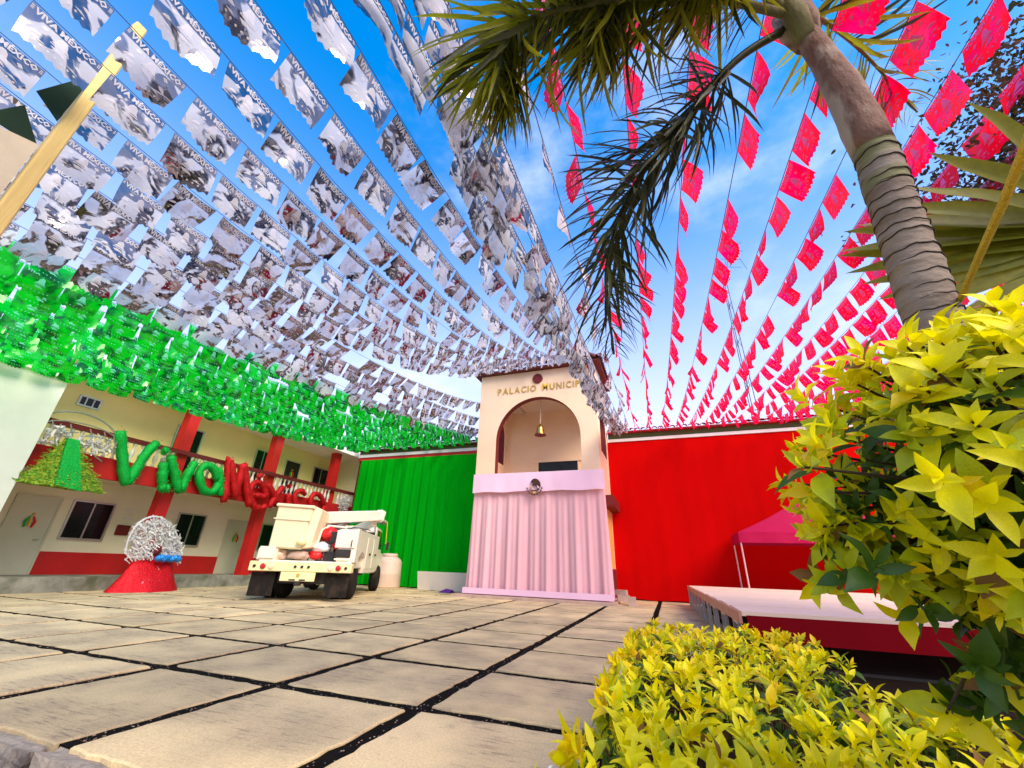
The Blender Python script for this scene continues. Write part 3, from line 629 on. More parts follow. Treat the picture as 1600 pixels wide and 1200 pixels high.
# ---- black and gold eagle roundel pinned on the valance
EC = Vector((-3.83, 12.715, 3.26))
em = thing('eagle_emblem', 'round black and gold eagle emblem pinned on the lavender valance', 'emblem', EC)
def flat(poly, name, m, y=0.0, th=.012):
    return MB().prism(poly, 1, y-th, y).build(name, m, em)
def arc(r0, r1, a0, a1, n=14): return [(r1*math.cos(R(a0+(a1-a0)*k/n)), r1*math.sin(R(a0+(a1-a0)*k/n))) for k in range(n+1)] + [(r0*math.cos(R(a1+(a0-a1)*k/n)), r0*math.sin(R(a1+(a0-a1)*k/n))) for k in range(n+1)]
for k in range(9):
    a = 186 + k*19.2
    flat(arc(.235, .272, a, a+14, 3), 'wreath_leaf', M['emblem'])
flat([(-.10,.20),(-.04,.245),(.05,.25),(.13,.21),(.19,.13),(.21,.02),(.19,-.05),(.13,-.10),(.10,-.12),(.10,-.04),(.05,-.02),(.02,.03),(-.04,.02),(-.07,.06),(-.05,.11),(-.11,.13),(-.14,.10),(-.12,.16)], 'eagle', M['emblem'])
flat([(.08,.04),(.20,-.05),(.13,-.02),(.19,-.08),(.11,-.045)], 'wing_feather', M['valance'], -.013, .006)
flat([(-.19,-.07),(-.10,-.11),(.0,-.12),(.12,-.10),(.20,-.09),(.12,-.13),(.0,-.155),(-.11,-.14)], 'serpent', M['emblem'])
flat([(-.16,-.05),(-.08,-.085),(.02,-.085),(-.02,-.105),(-.10,-.10)], 'gold_branch', M['emblem_gold'])
flat([(-.03,-.12),(.04,-.12),(.06,-.20),(.0,-.235),(-.06,-.19)], 'cactus', M['emblem_gold'])
flat([(-.12,.06),(-.07,.02),(-.06,-.06),(-.11,-.04),(-.16,.02)], 'gold_breast', M['emblem_gold'])

# ------------------------------------------------------------------ string flags
FW, FH = .45, .36
def flag_mesh(name, seed, film, print_):
    q = random.Random(seed)
    a1 = q.uniform(.01, .045); k1 = q.uniform(8, 15); p1 = q.uniform(0, 6.3)
    a2 = q.uniform(-.10, .16); a3 = q.uniform(-.12, .12); sag = q.uniform(.004, .02); skew = q.uniform(-.03,.03)
    curl = q.uniform(-.05, .05)
    def D(u, v, off=0):
        t = -v/FH
        x = u*(1 - .06*t*t) + skew*t
        y = a1*t*math.sin(k1*u + p1 + t*1.2) + a2*t*t*.5 + a3*t*u*1.2 + curl*(u/FW*2)**2*t + off
        z = v*(1 - .10*t*abs(a2)*3) - sag*(1-(2*u/FW)**2)
        return Vector((x, y, z))
    b = MB(); nx, nz = 14, 7
    for j in range(nz+1):
        for i in range(nx+1):
            u = -FW/2 + FW*i/nx; v = -FH*j/nz
            if j == nz and i % 2 == 1 : v += FH*.07
            if j == nz: v += .02*abs(2*u/FW)**2
            b.v.append(tuple(D(u, v)))
    for j in range(nz):
        for i in range(nx):
            a = j*(nx+1)+i; b.f.append((a, a+1, a+nx+2, a+nx+1)); b.m.append(0)
    # flat print: lettering band, bell and scroll, border bars; printed through, so on both faces
    b.mi = 1
    shapes = []
    tv, tf = TXT
    shapes.append(([(v.x, v.y - .062) for v in tv], tf))
    def poly(p): shapes.append((p, [tuple(range(len(p)))]))
    for s_ in (-1, 1):
        for k in range(3): poly([(s_*(.200), -.016-k*.014), (s_*.218, -.016-k*.014), (s_*.218, -.023-k*.014), (s_*.200, -.023-k*.014)])
        poly([(s_*.10, -.20), (s_*.125, -.19), (s_*.15, -.205), (s_*.17, -.235), (s_*.145, -.225), (s_*.12, -.215)])
        poly([(s_*.07, -.255), (s_*.11, -.245), (s_*.15, -.265), (s_*.11, -.262)])
        poly([(s_*.085, -.11), (s_*.11, -.10), (s_*.13, -.125), (s_*.105, -.135)])
    poly([(-.012,-.085),(.012,-.085),(.03,-.11),(.036,-.15),(.055,-.175),(-.055,-.175),(-.036,-.15),(-.03,-.11)])
    poly([(-.06,-.182),(.06,-.182),(.06,-.192),(-.06,-.192)])
    poly([(-.05,-.215),(-.01,-.20),(.03,-.21),(.055,-.235),(.015,-.228),(-.02,-.235)])
    for k in range(-3, 4): poly([(k*.045-.01, -.285), (k*.045, -.275), (k*.045+.01, -.285), (k*.045, -.297)])
    if name.startswith('green'): shapes = shapes[:1] + shapes[-10:]
    for off, fl in ((-.0025, False), (.0025, True)):
        for pts, fs in shapes:
            b.add([D(x, y, off) for x, y in pts], [f[::-1] if fl else f for f in fs])
    return b.mesh(name, [film, print_], True)
_tv, _tf = text_geom('VIVA MÉXICO', .074, 0, 1, .003)
_w = max(v.x for v in _tv) - min(v.x for v in _tv)
TXT = ([Vector((v.x*.385/_w, v.y, 0)) for v in _tv], _tf)
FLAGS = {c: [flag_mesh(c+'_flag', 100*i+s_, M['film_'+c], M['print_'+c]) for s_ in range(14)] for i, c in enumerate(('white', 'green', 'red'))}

def garland(color, label, group, ya, yb, xa, xb, zf, pitch=.535, tilt=(0, 14), y_flag0=-.9, gaps=.04, fscale=1.0):
    """a string from (xa, ya) to (xb, yb); height given by zf(y); flags are its parts"""
    X = lambda y_: xa + (xb-xa)*max(0, y_)/yb
    t = thing(color+'_flag_string', label, 'flag string', (X(0), 0, zf(0)), 0, group)
    o0 = Vector(t.location)
    pts = []; y_ = ya
    while y_ < yb: pts.append(Vector((X(y_), y_, zf(y_)))-o0); y_ += 1.0
    pts.append(Vector((X(yb), yb, zf(yb)))-o0)
    MB().tube(pts, .004, 4).build('cord', M['string'], t)
    y_ = y_flag0 + rnd.uniform(0, pitch)
    while y_ < yb - .25:
        if rnd.random() > gaps:
            dz = (zf(y_+.2)-zf(y_-.2))/.4; dx = (X(y_+.2)-X(y_-.2))/.4
            o = put(color+'_flag', rnd.choice(FLAGS[color]), t, Vector((X(y_), y_, zf(y_)-.006))-o0)
            # local x runs along the string (towards +Y), z up
            ex = Vector((dx, 1, dz)).normalized(); ez = Vector((0,0,1)); ey = ez.cross(ex).normalized(); ez = ex.cross(ey)
            m3 = Matrix((ex, ey, ez)).transposed()
            a = R(rnd.gauss(*tilt) * (1 if color != 'white' else max(.0, min(1, (y_-.9)/1.6))))
            o.scale = (fscale,)*3
            o.rotation_euler = (m3 @ Matrix.Rotation(a, 3, 'X')).to_euler()
        y_ += pitch*rnd.uniform(.94, 1.06)
    return t
ORD = ['first', 'second', 'third', 'fourth', 'fifth', 'sixth', 'seventh', 'eighth', 'ninth', 'tenth', 'eleventh', 'twelfth', 'thirteenth', 'fourteenth', 'fifteenth']
par = lambda zb, z0=4.42, p=2.0, ye=15.3: (lambda y_: z0 + (zb-z0)*(abs(y_)/ye)**p)
for k in range(11):
    x = -7.35 - .60*k
    garland('green', 'string of shiny green plastic flags, %s from the white strings' % ORD[k], 'green flag strings over the left side', -14, 15.25, x, x+.35, par(5.86 + rnd.uniform(-.03,.03), 4.44 + .046*k), tilt=(-4, 10), y_flag0=1.0, pitch=.48, gaps=.03, fscale=1.0)
# silver strings that reach the wing roof and the tower's left side
for k, (xa, xb, ze, ye) in enumerate(((-6.85,-7.15,5.95,15.25), (-6.3,-6.75,6.15,15.25), (-5.75,-6.4,6.55,15.2), (-5.25,-6.18,6.85,14.0))):
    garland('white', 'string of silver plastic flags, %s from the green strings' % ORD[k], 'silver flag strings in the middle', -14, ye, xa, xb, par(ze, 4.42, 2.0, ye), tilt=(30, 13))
# silver strings up to the tower eave
for k in range(7):
    xa = -4.75 + .5*k; xb = -5.95 + .64*k
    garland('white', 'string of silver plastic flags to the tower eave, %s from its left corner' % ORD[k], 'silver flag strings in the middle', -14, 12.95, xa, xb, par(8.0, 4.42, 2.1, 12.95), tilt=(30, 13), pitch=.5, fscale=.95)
for k, x in enumerate((-1.46, -1.30, -1.15, -1.0)):
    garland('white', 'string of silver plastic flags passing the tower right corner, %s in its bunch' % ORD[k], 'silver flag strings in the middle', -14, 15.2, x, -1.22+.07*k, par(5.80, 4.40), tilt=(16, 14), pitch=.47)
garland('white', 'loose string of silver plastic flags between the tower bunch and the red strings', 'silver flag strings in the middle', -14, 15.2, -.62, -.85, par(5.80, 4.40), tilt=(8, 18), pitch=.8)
for k in range(15):
    x = -.34 + .47*k
    garland('red', 'string of magenta red plastic flags, %s from the tower' % ORD[k], 'red flag strings over the right side', -14, 15.2, x, x-.3, par(5.80 + rnd.uniform(-.03,.03), 4.38), tilt=(-10, 16), pitch=.47, fscale=.82)

ev = thing('white_flag_string', 'short bunched string of silver flags tied along the tower eave', 'flag string', (-4.0, 12.98, 8.12), 0, 'silver flag strings in the middle')
MB().tube([(-2.05,0,.03),(-1,0,-.02),(0,0,-.04),(1,0,-.02),(1.95,0,.03)], .004, 4).build('cord', M['string'], ev)
for k in range(34):
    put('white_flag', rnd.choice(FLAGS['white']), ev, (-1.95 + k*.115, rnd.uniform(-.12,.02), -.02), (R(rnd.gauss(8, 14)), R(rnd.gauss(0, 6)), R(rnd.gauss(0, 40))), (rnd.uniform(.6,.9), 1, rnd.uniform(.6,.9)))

# ------------------------------------------------------------------ "Viva México" tinsel letters and tinsel figures
sg = thing('letter_sign', 'Viva México sign of green and red tinsel letters on the balcony', 'sign', (-13.72, 10.3, 2.66))
SC = P(sg)
spec = [('V', 6.24, 1.0, 1.26, 2.66), ('i', 7.30, .36, 1.10, 2.64), ('v', 7.66, .78, 1.02, 2.66), ('a', 8.48, .78, 1.0, 2.72),
        ('M', 9.26, .98, 1.36, 2.52), ('é', 10.28, .78, 1.12, 2.50), ('x', 11.12, .74, .88, 2.56), ('i', 11.92, .30, .98, 2.56), ('c', 12.32, .72, .84, 2.60), ('o', 13.14, .86, .88, 2.62)]
ring = lambda cx, cy, rx, ry, a0=0, a1=360: [(cx+rx*math.cos(R(a_)), cy+ry*math.sin(R(a_))) for a_ in [a0+(a1-a0)*k/18 for k in range(19)]]
STROKES = {'V': [[(.06,1),(.10,.62),(.20,.03),(.34,.12),(.62,.55),(.98,.95)]], 'i': [[(.45,.64),(.40,.30),(.42,.03),(.85,.02)], [(.46,.93),(.54,.93)]],
           'v': [[(.02,.92),(.18,.45),(.36,.02),(.62,.42),(.98,.9)]], 'a': [ring(.44,.42,.40,.40), [(.88,.84),(.90,.4),(.94,.0)]],
           'M': [[(.02,.0),(.12,.5),(.24,1.0),(.36,.62),(.47,.22),(.60,.6),(.78,.96),(.88,.5),(.98,.0)]],
           'é': [[(.12,.36),(.5,.38),(.90,.42),(.82,.66),(.52,.78),(.2,.64),(.08,.36),(.24,.08),(.58,.0),(.92,.12)], [(.5,.90),(.74,1.04)]],
           'x': [[(.05,.95),(.5,.48),(.95,.02)], [(.95,.95),(.5,.52),(.05,.02)]], 'c': [ring(.55,.48,.46,.46,48,312)], 'o': [ring(.5,.46,.44,.44)]}
for i, (ch, y0, w, h, z0) in enumerate(spec):
    b = MB(); q = random.Random(i); rr = .122 if i < 5 else .105
    for k, st_ in enumerate(STROKES[ch]):
        P_ = [Vector((-13.62 + .02*k, y0 + u*w + (1-v)*h*.36, z0 + v*h)) - SC for u, v in st_]
        pts = catmull(P_, 5) if len(P_) > 2 and len(P_) < 15 else (P_ if len(P_) > 2 else [P_[0].lerp(P_[1], t/3) for t in range(4)])
        pts = [p + Vector((q.uniform(-.008,.008), q.uniform(-.012,.012), q.uniform(-.012,.012))) for p in pts]
        b.tube(pts, [rr*q.uniform(.86,1.16)*(1 if 0 < m_ < len(pts)-1 else .75) for m_ in range(len(pts))], 9)
        for _ in range(len(pts)*7):      # loose tinsel ends
            p = q.choice(pts); d = Vector((q.uniform(0,1), q.gauss(0,1), q.gauss(0,1))).normalized(); p = p + d*rr*.92
            e_ = d.cross(Vector((1,.3,.2))).normalized()*.012; b.add([p-e_, p+e_, p+d*.05+e_*.3, p+d*.05-e_*.3], [(0,1,2,3)])
    b.build('letter', M['tinsel_green'] if i < 4 else M['tinsel_red'], sg, True, False)
def tinsel_cloud(b, c, rad, n, ln, q, shell=True, half=False):
    for _ in range(n):
        d = Vector((q.gauss(0,1), q.gauss(0,1), q.gauss(0,1))).normalized()
        if half and d.z < -.2: d.z = -d.z
        p = Vector(c) + Vector((d.x*rad[0], d.y*rad[1], d.z*rad[2]))*(q.uniform(.8, 1.0) if shell else q.random()**.4)
        e1 = (d + Vector((q.uniform(-1,1), q.uniform(-1,1), q.uniform(-1,1)))).normalized(); e2 = e1.cross(Vector((q.uniform(-1,1), q.uniform(-1,1), .5))).normalized()
        l = ln*q.uniform(.5, 1.2); w = l*.16
        b.add([p-e1*l*.5-e2*w, p+e1*l*.5-e2*w*.3, p+e1*l*.5+e2*w*.3, p-e1*l*.5+e2*w], [(0,1,2,3)])
def skirt(b, apex, base_c, rx, ry, seed, n=28, rows=7, fl=.05):
    q = random.Random(seed); base = len(b.v)
    for j in range(rows+1):
        t = j/rows
        for k in range(n):
            a = 2*math.pi*k/n; w = 1 + fl*math.sin(a*9+seed) * t
            c = Vector(apex).lerp(Vector(base_c), t); rr = .12 + .88*t**1.1
            b.v.append((c.x + rx*rr*w*math.cos(a), c.y + ry*rr*w*math.sin(a), c.z + q.uniform(-.01,.01)))
    for j in range(rows):
        for k in range(n):
            b.f.append((base+j*n+k, base+j*n+(k+1)%n, base+(j+1)*n+(k+1)%n, base+(j+1)*n+k)); b.m.append(b.mi)
q = random.Random(5)
gd = thing('tinsel_figure', 'green and gold tinsel skirt figure with wire arch hung on the balcony', 'decoration', (-13.55, 5.7, 2.25))
GC = P(gd)
b = MB(); skirt(b, Vector((-13.6, 5.42, 3.42))-GC, Vector((-13.55, 5.66, 2.28))-GC, .22, .80, 1)
b.build('skirt', M['tinsel_gold'], gd, True, False)
b = MB(); b.hexa([Vector(v)-GC for v in ((-13.36,5.42,2.32),(-13.30,5.42,2.32),(-13.30,5.95,2.24),(-13.36,5.95,2.24),(-13.52,5.32,3.42),(-13.46,5.32,3.42),(-13.46,5.55,3.42),(-13.52,5.55,3.42))]); b.build('front_panel', M['tinsel_green'], gd)
b = MB()
for _ in range(700):
    t = q.random()**.6; a = q.uniform(-1.5, 1.5); c = Vector((-13.6,5.42,3.42)).lerp(Vector((-13.55,5.66,2.28)), t)
    p = c + Vector((.24*math.cos(a)*(.12+.88*t), .82*math.sin(a)*(.12+.88*t), q.uniform(-.03,.03))) - GC
    l = q.uniform(.05,.12); d = Vector((q.uniform(0,.5), q.uniform(-1,1), q.uniform(-.4,.4))).normalized()*l
    b.add([p, p+d, p+d+Vector((.0,.0,.018)), p+Vector((.0,.0,.018))], [(0,1,2,3)])
stuff(b.build('tinsel_fringe', M['tinsel_gold'], gd, fix=False))
b = MB()
b.tube([Vector((-13.6, 5.58 + .78*math.cos(R(a)), 3.62 + .48*math.sin(R(a)) - (a-90)*-.0012))-GC for a in range(-5, 190, 12)], .022, 6)
b.tube([Vector((-13.6, 5.58 + .70*math.cos(R(a)), 3.66 + .20*math.sin(R(a))))-GC for a in range(0, 185, 14)], .016, 6)
for y in (5.0, 5.35, 5.75, 6.05, 6.25): b.tube([Vector((-13.58, y, 3.25 + .1*math.sin(y*9)))-GC, Vector((-13.6, y+.1, 3.5))-GC, Vector((-13.6, y-.05, 3.78))-GC], .013, 5)
for (ya, za, yb, zb) in ((4.95,3.35,5.5,3.62), (5.6,3.35,6.3,3.30), (6.3,3.3,6.35,3.8), (5.6,3.55,6.2,3.6), (5.7,3.2,6.2,3.05)): b.tube([Vector((-13.58,ya,za))-GC, Vector((-13.56,(ya+yb)/2,(za+zb)/2+.05))-GC, Vector((-13.58,yb,zb))-GC], .014, 5)
b.build('wire_arch', M['steel'], gd)
b = MB(); tinsel_cloud(b, Vector((-13.58, 5.15, 3.52))-GC, (.12,.22,.18), 90, .16, q, False)
tinsel_cloud(b, Vector((-13.58, 5.95, 3.42))-GC, (.12,.42,.25), 110, .16, q, False); tinsel_cloud(b, Vector((-13.58, 5.0, 3.25))-GC, (.1,.3,.05), 60, .12, q, False)
stuff(b.build('white_tinsel', M['tinsel_white'], gd, fix=False))
rd = thing('tinsel_figure', 'tinsel figure with red foil skirt and white lace hood standing on the plaza', 'decoration', (-13.1, 7.95, 0))
b = MB(); skirt(b, (0, .05, .78), (0, 0, .0), .42, .80, 2, 32, 7, .07)
for i, v in enumerate(b.v):
    t = 1 - v[2]/.78; b.v[i] = (v[0]*(.75+.35*t)*1.0 + (0.18 if False else 0), v[1]*(1.0) + (.38*(1-t)*(1 if v[1] > 0 else -1) if abs(v[1]) > .02 else 0), max(0, v[2]))
b.build('skirt', M['tinsel_bright_red'], rd, True, False)
b = MB(); q = random.Random(8)
tinsel_cloud(b, (.0, .02, 1.12), (.26, .58, .72), 900, .17, q, True); tinsel_cloud(b, (.05, -.05, .95), (.3, .62, .35), 260, .2, q, False)
b = MB(); q = random.Random(8)
for _ in range(1500):
    a = q.uniform(-.15, math.pi+.15); rr = q.uniform(.22, 1.0)
    if rr < .50 and .8 < a < 2.4 and q.random() < .75: continue
    if mnoise.noise(Vector((rr*6*math.cos(a), rr*6*math.sin(a), 3))) > .22: continue
    p = Vector((q.uniform(-.12, .16), .04 + .67*rr*math.cos(a), .86 + .96*rr*math.sin(a)))
    d = Vector((q.uniform(-.4,.4), q.uniform(-1,1), q.uniform(-1,1))).normalized(); e_ = d.cross(Vector((1, q.uniform(-.4,.4), 0))).normalized(); l = q.uniform(.06,.20)
    b.add([p-d*l*.5, p+d*l*.5+e_*.01, p+d*l*.5+e_*.03, p-d*l*.5+e_*.035], [(0,1,2,3)])
shear = lambda v: (v[0], v[1] - .30*(v[2]-.75), v[2])
b.v = [shear(v) for v in b.v]
stuff(b.build('lace_hood', M['tinsel_white'], rd, fix=False))
b = MB(); b.tube([(-.02, .04+.68*math.cos(R(a)), .86+.98*math.sin(R(a))) for a in range(-8, 190, 11)], .024, 6)
b.tube([(-.02, .04+.42*math.cos(R(a)), .86+.66*math.sin(R(a))) for a in range(0, 182, 13)], .018, 6)
for a in (30, 60, 90, 120, 150): b.tube([(-.02, .04+.42*math.cos(R(a)), .86+.66*math.sin(R(a))), (-.02, .04+.68*math.cos(R(a)), .86+.98*math.sin(R(a)))], .014, 5)
b.v = [shear(v) for v in b.v]
b.build('hood_frame', M['tinsel_white'], rd)
MB().lathe([(.001,-.13),(.10,-.11),(.15,-.02),(.15,.08),(.09,.16),(.001,.18)], (.02, -.05, .98), 14).build('head', M['maroon'], rd, True)
b = MB()
for k in range(9): b.lathe([(.001,-.09),(.07,-.05),(.09,0),(.06,.06),(.001,.09)], (.2+.04*math.sin(k), .0+.06*k, .80+.02*math.sin(k*2)), 8)
b.build('blue_collar', M['tinsel_blue'], rd, True)
b = MB(); q = random.Random(3); tinsel_cloud(b, (0,0,0), (.18,.34,.42), 420, .15, q, False)
wt = tag(put('tinsel_bundle', b.mesh('tinsel_bundle', M['tinsel_white']), None, (-13.7, 15.35, 3.25)), 'bundle of white tinsel hanging at the balcony corner beside the green drape', 'decoration')

# ------------------------------------------------------------------ bucket truck
tr = thing('bucket_truck', 'old cream bucket truck parked with its tail to the camera', 'truck', (-8.22, 8.22, 0), R(27))
def tb(name, a, b, m, bevel=.02, parent=None): return box_part(name, a, b, M[m], parent or tr, bevel)
tb('chassis', (-.45, .25, .45), (.45, 5.1, .68), 'black_metal')
tb('bumper', (-1.16, -.02, .62), (1.16, .22, .83), 'truck_cream', .015)
tb('bed_floor', (-1.08, .22, .72), (1.08, 3.3, .86), 'truck_white')
def disc(x, z, r_, name, m): MB().lathe([(.001,0),(r_,0),(r_,.02),(r_*.8,.028),(.001,.03)], (x, -.022, z-.075), 16, Matrix.Rotation(R(90), 4, 'X')).build(name, M[m], tr)
for x in (-.84, .86): disc(x, .80, .062, 'tail_light', 'red_lens')
for x in (-.66, .68): disc(x, .80, .062, 'reverse_light', 'clear_lens')
for x in (-.12, 0.03, .18): disc(x, .805, .030, 'marker_light', 'black_metal')
for x in (-1.03, 1.03): disc(x, .80, .032, 'marker_light', 'black_metal')
tb('plate_board', (-.42, -.015, .42), (.36, .02, .615), 'truck_cream', .01)
MB().lathe([(.001,0),(.04,0),(.04,.012),(.001,.012)], (-.02, -.016, .55), 10, Matrix.Rotation(R(90), 4, 'X')).build('plate_crest', M['gold_letter'], tr)
for x in (-.14, .09): tb('plate_slot', (x-.07, -.022, .435), (x+.07, -.015, .465), 'black_metal', .003)
for s_ in (-1, 1):
    tb('mud_flap', (s_*.84-.27, .12, .09), (s_*.84+.27, .15, .60), 'rubber', .008)
def wheel(x, y, r_=.39, w=.26):
    t_ = put('wheel', None, tr, (x, y, r_))
    ry = Matrix.Rotation(R(90), 4, 'Y')
    MB().lathe([(r_*.58,-w/2),(r_*.9,-w/2),(r_,-w*.32),(r_,w*.32),(r_*.9,w/2),(r_*.58,w/2)], (0,0,0), 26, ry).build('tyre', M['rubber'], t_, True)
    MB().lathe([(.001,-w*.3),(r_*.58,-w*.42),(r_*.6,-w*.45),(r_*.6,w*.45),(r_*.5,w*.3),(r_*.25,w*.25),(r_*.2,w*.42),(.001,w*.42)], (0,0,0), 20, ry).build('rim', M['steel'], t_)
for s_ in (-1, 1):
    wheel(s_*.93, 1.05); wheel(s_*.64, 1.05); wheel(s_*.95, 4.55, .39, .24)
tb('axle', (-.9, .98, .33), (.9, 1.12, .46), 'black_metal', .02)
tb('differential', (-.16, .88, .24), (.16, 1.2, .54), 'black_metal', .06)
# service bodies with a wheel cut-out
for s_ in (-1, 1):
    prof = [(.24,.86),(.62,.86),(.70,1.0)]+[(1.05-.5*math.cos(R(a)), .62+.5*math.sin(R(a))) for a in range(50, 131, 16)]+[(1.42,1.0),(1.5,.60),(3.3,.60),(3.3,1.62),(.24,1.62)]
    lo, hi = (.70, 1.14) if s_ > 0 else (-1.14, -.70)
    if s_ < 0: prof = [(p, min(z, 1.12)) for p, z in prof]
    sb = MB().prism(prof, 0, lo, hi).build('side_body', M['truck_white'], tr)
    for (a, b_) in ((1.55, 2.35), (2.42, 3.22)):
        MB().box((s_*1.14-.004, a, .70), (s_*1.14+.012, b_, 1.5 if s_ > 0 else 1.06)).build('locker_door', M['truck_white'], sb, bevel=.006)
        MB().box((s_*1.155-.006, a+.32, 1.05), (s_*1.155+.02, a+.5, 1.10)).build('latch', M['black_metal'], sb)
tb('tail_locker', (.62, .20, 1.18), (1.10, .26, 1.58), 'truck_white', .012)
tb('tail_recess', (.66, .205, .96), (1.02, .245, 1.15), 'black_metal', .01)
MB().tube([(1.02,.18,1.22),(1.02,.15,1.24),(1.02,.15,1.34),(1.02,.18,1.36)], .012, 6).build('grab_handle', M['black_metal'], tr)
# bucket with rim, side rib and hook
bk = put('bucket', None, tr, (-.50, .62, 1.10), (R(-3), R(2), R(-4)))
MB().hexa([(-.42,-.42,0),(.36,-.42,0),(.36,.42,0),(-.42,.42,0),(-.46,-.46,.98),(.42,-.46,.98),(.42,.46,.98),(-.46,.46,.98)]).build('bucket_shell', M['bucket'], bk, bevel=.03)
MB().box((-.50,-.50,.96), (.46,.50,1.04)).build('bucket_lip', M['bucket'], bk, bevel=.02)
MB().box((-.47,-.475,.66), (.43,-.44,.69)).build('seam', M['bucket'], bk)
MB().hexa([(.36,-.40,.02),(.56,-.36,.06),(.56,.3,.06),(.36,.36,.02),(.42,-.42,1.02),(.62,-.36,.98),(.62,.3,.98),(.42,.36,1.02)]).build('bucket_mount', M['bucket'], bk, bevel=.02)
MB().lathe([(.001,0),(.10,.02),(.12,.10),(.08,.17),(.001,.19)], (.36,-.45,.08), 12).build('step_cup', M['truck_cream'], bk, True)
# booms and turret
MB().beam((.12,.75,1.92), (1.18,2.5,2.20), .22, .30).build('upper_boom', M['truck_white'], tr, bevel=.02)
MB().beam((1.12,2.42,2.22), (1.24,2.60,2.16), .26, .34).build('boom_knuckle', M['truck_white'], tr, bevel=.04)
MB().beam((1.05,2.5,2.02), (.35,3.1,1.75), .20, .24).build('lower_boom', M['truck_white'], tr, bevel=.02)
MB().lathe([(.26,.86),(.26,1.0),(.18,1.05),(.16,1.6),(.22,1.65),(.22,1.8),(.001,1.82)], (.15, 2.6, 0), 16).build('turret', M['truck_white'], tr)
tb('valve_box', (.42, 1.9, 1.52), (.78, 2.2, 1.78), 'truck_white', .02)
tb('orange_reflector', (.93, 2.1, 1.98), (1.04, 2.13, 2.08), 'orange_plastic', .01)
MB().tube([(.62,1.2,1.62),(.72,1.3,1.75),(1.0,1.5,1.72),(1.1,1.8,1.72)], .012, 6).build('hose', M['black_metal'], tr)
MB().tube([(.05,.55,1.0),(.12,.6,1.6),(.24,.8,1.72),(.55,1.2,1.72)], .03, 8).build('hydraulic_pipe', M['truck_white'], tr)
for (p, q_, w) in (((.30,.9,.9),(.40,1.6,1.5),.05), ((.60,1.1,.9),(.30,1.5,1.75),.04), ((-.62,1.2,.9),(-.60,2.4,1.30),.06), ((.1,1.5,1.0),(.62,1.7,1.62),.045)):
    MB().beam(p, q_, w).build('bracket', M['steel'], tr)
for x in (-.30, .02, .34): MB().tube([(x, 1.3, .87), (x+.06, 1.32, 1.25), (x-.04, 1.5, 1.45), (x+.1, 1.9, 1.4)], .018, 6).build('hose', M['black_metal'], tr)
tb('tool_box', (-.10, 1.55, .87), (.36, 1.95, 1.22), 'truck_white', .02)
tb('pump_unit', (.05, 1.2, 1.5), (.34, 1.5, 1.74), 'frame_metal', .04)
tb('control_panel', (.44, .34, 1.30), (.60, .42, 1.56), 'black_metal', .015)
for y in (.55, .9): tb('locker_seam', (.75, y, 1.618), (1.10, y+.012, 1.626), 'black_metal', .002)
for (a, b_) in (((.66,.194,.90),(1.02,.204,.94)), ((-1.10,.19,.90),(-.74,.21,1.16))): tb('tail_panel', a, b_, 'truck_white', .004)
tb('underbody_shade_panel', (-.55, .24, .36), (.55, .27, .62), 'black_metal')  # added black panel that paints the shade under the truck
tb('cab_guard', (-.98, 3.24, .86), (.98, 3.30, 1.75), 'black_metal')
tb('tow_hitch', (-.06, -.10, .33), (.06, .1, .41), 'black_metal', .02)
tb('exhaust_pipe', (.30, .3, .34), (.40, 1.6, .43), 'steel', .03)
# load in the bed: each a thing resting on the truck
from math import cos, sin
def world(p): a = R(27); return (-8.22 + p[0]*cos(a) - p[1]*sin(a), 8.22 + p[0]*sin(a) + p[1]*cos(a), p[2])
def blob(name, label, cat, p, s_, m, seed=0, group=None):
    bm_ = bmesh.new(); bmesh.ops.create_icosphere(bm_, subdivisions=3, radius=1)
    for v in bm_.verts:
        nz = mnoise.noise(v.co*1.6 + Vector((seed*5.1, 0, 0)))*.35 + mnoise.noise(v.co*4 + Vector((0, seed*3.3, 0)))*.14
        v.co = Vector((v.co.x*s_[0], v.co.y*s_[1], v.co.z*s_[2]))*(1+nz)
    me = bpy.data.meshes.new(name); bm_.to_mesh(me); bm_.free(); me.materials.append(M[m])
    for p_ in me.polygons: p_.use_smooth = True
    return tag(put(name, me, None, world(p)), label, cat, group)
blob('tarpaulin_bundle', 'crumpled red tarpaulin bundle beside the bucket of the truck', 'bundle', (.27, .75, 1.52), (.20,.2,.17), 'red_plastic', 1)
blob('tarpaulin_bundle', 'small crumpled red tarpaulin low on the truck bed', 'bundle', (.12, .5, 1.0), (.17,.16,.12), 'red_plastic', 2)
blob('tarpaulin_bundle', 'scrap of red tarpaulin near the tail locker of the truck', 'bundle', (.55, .6, 1.22), (.11,.1,.08), 'red_plastic', 6)
blob('sack', 'dark brown sack between turret and locker on the truck', 'sack', (.45, 1.35, 1.25), (.16,.2,.2), 'rubber', 7)
blob('bundle_of_rags', 'heap of beige rags low under the bucket of the truck', 'bundle', (-.25, .42, .98), (.28,.18,.12), 'block', 8)
blob('bundle_of_rags', 'heap of white rags at the left end of the truck bed', 'bundle', (-.78, .5, .98), (.22,.2,.14), 'tank', 9)
blob('sack', 'pale sack in the middle of the truck bed', 'sack', (.22, .5, 1.18), (.21,.2,.13), 'tinsel_white', 3)
blob('sack', 'small white sack under the grey boom of the truck', 'sack', (.52, .9, 1.45), (.15,.16,.18), 'white_trim', 4)
blob('sack', 'grey sack behind the bucket of the truck', 'sack', (.3, 1.3, 1.78), (.17,.2,.14), 'steel', 5)
cr_ = thing('crate', 'dark crate of tools beside the tail locker on the truck', 'crate', world((.47, .62, .865)), R(27))
cb = MB(); cb.box((-.15,-.15,0),(.15,.15,.02))
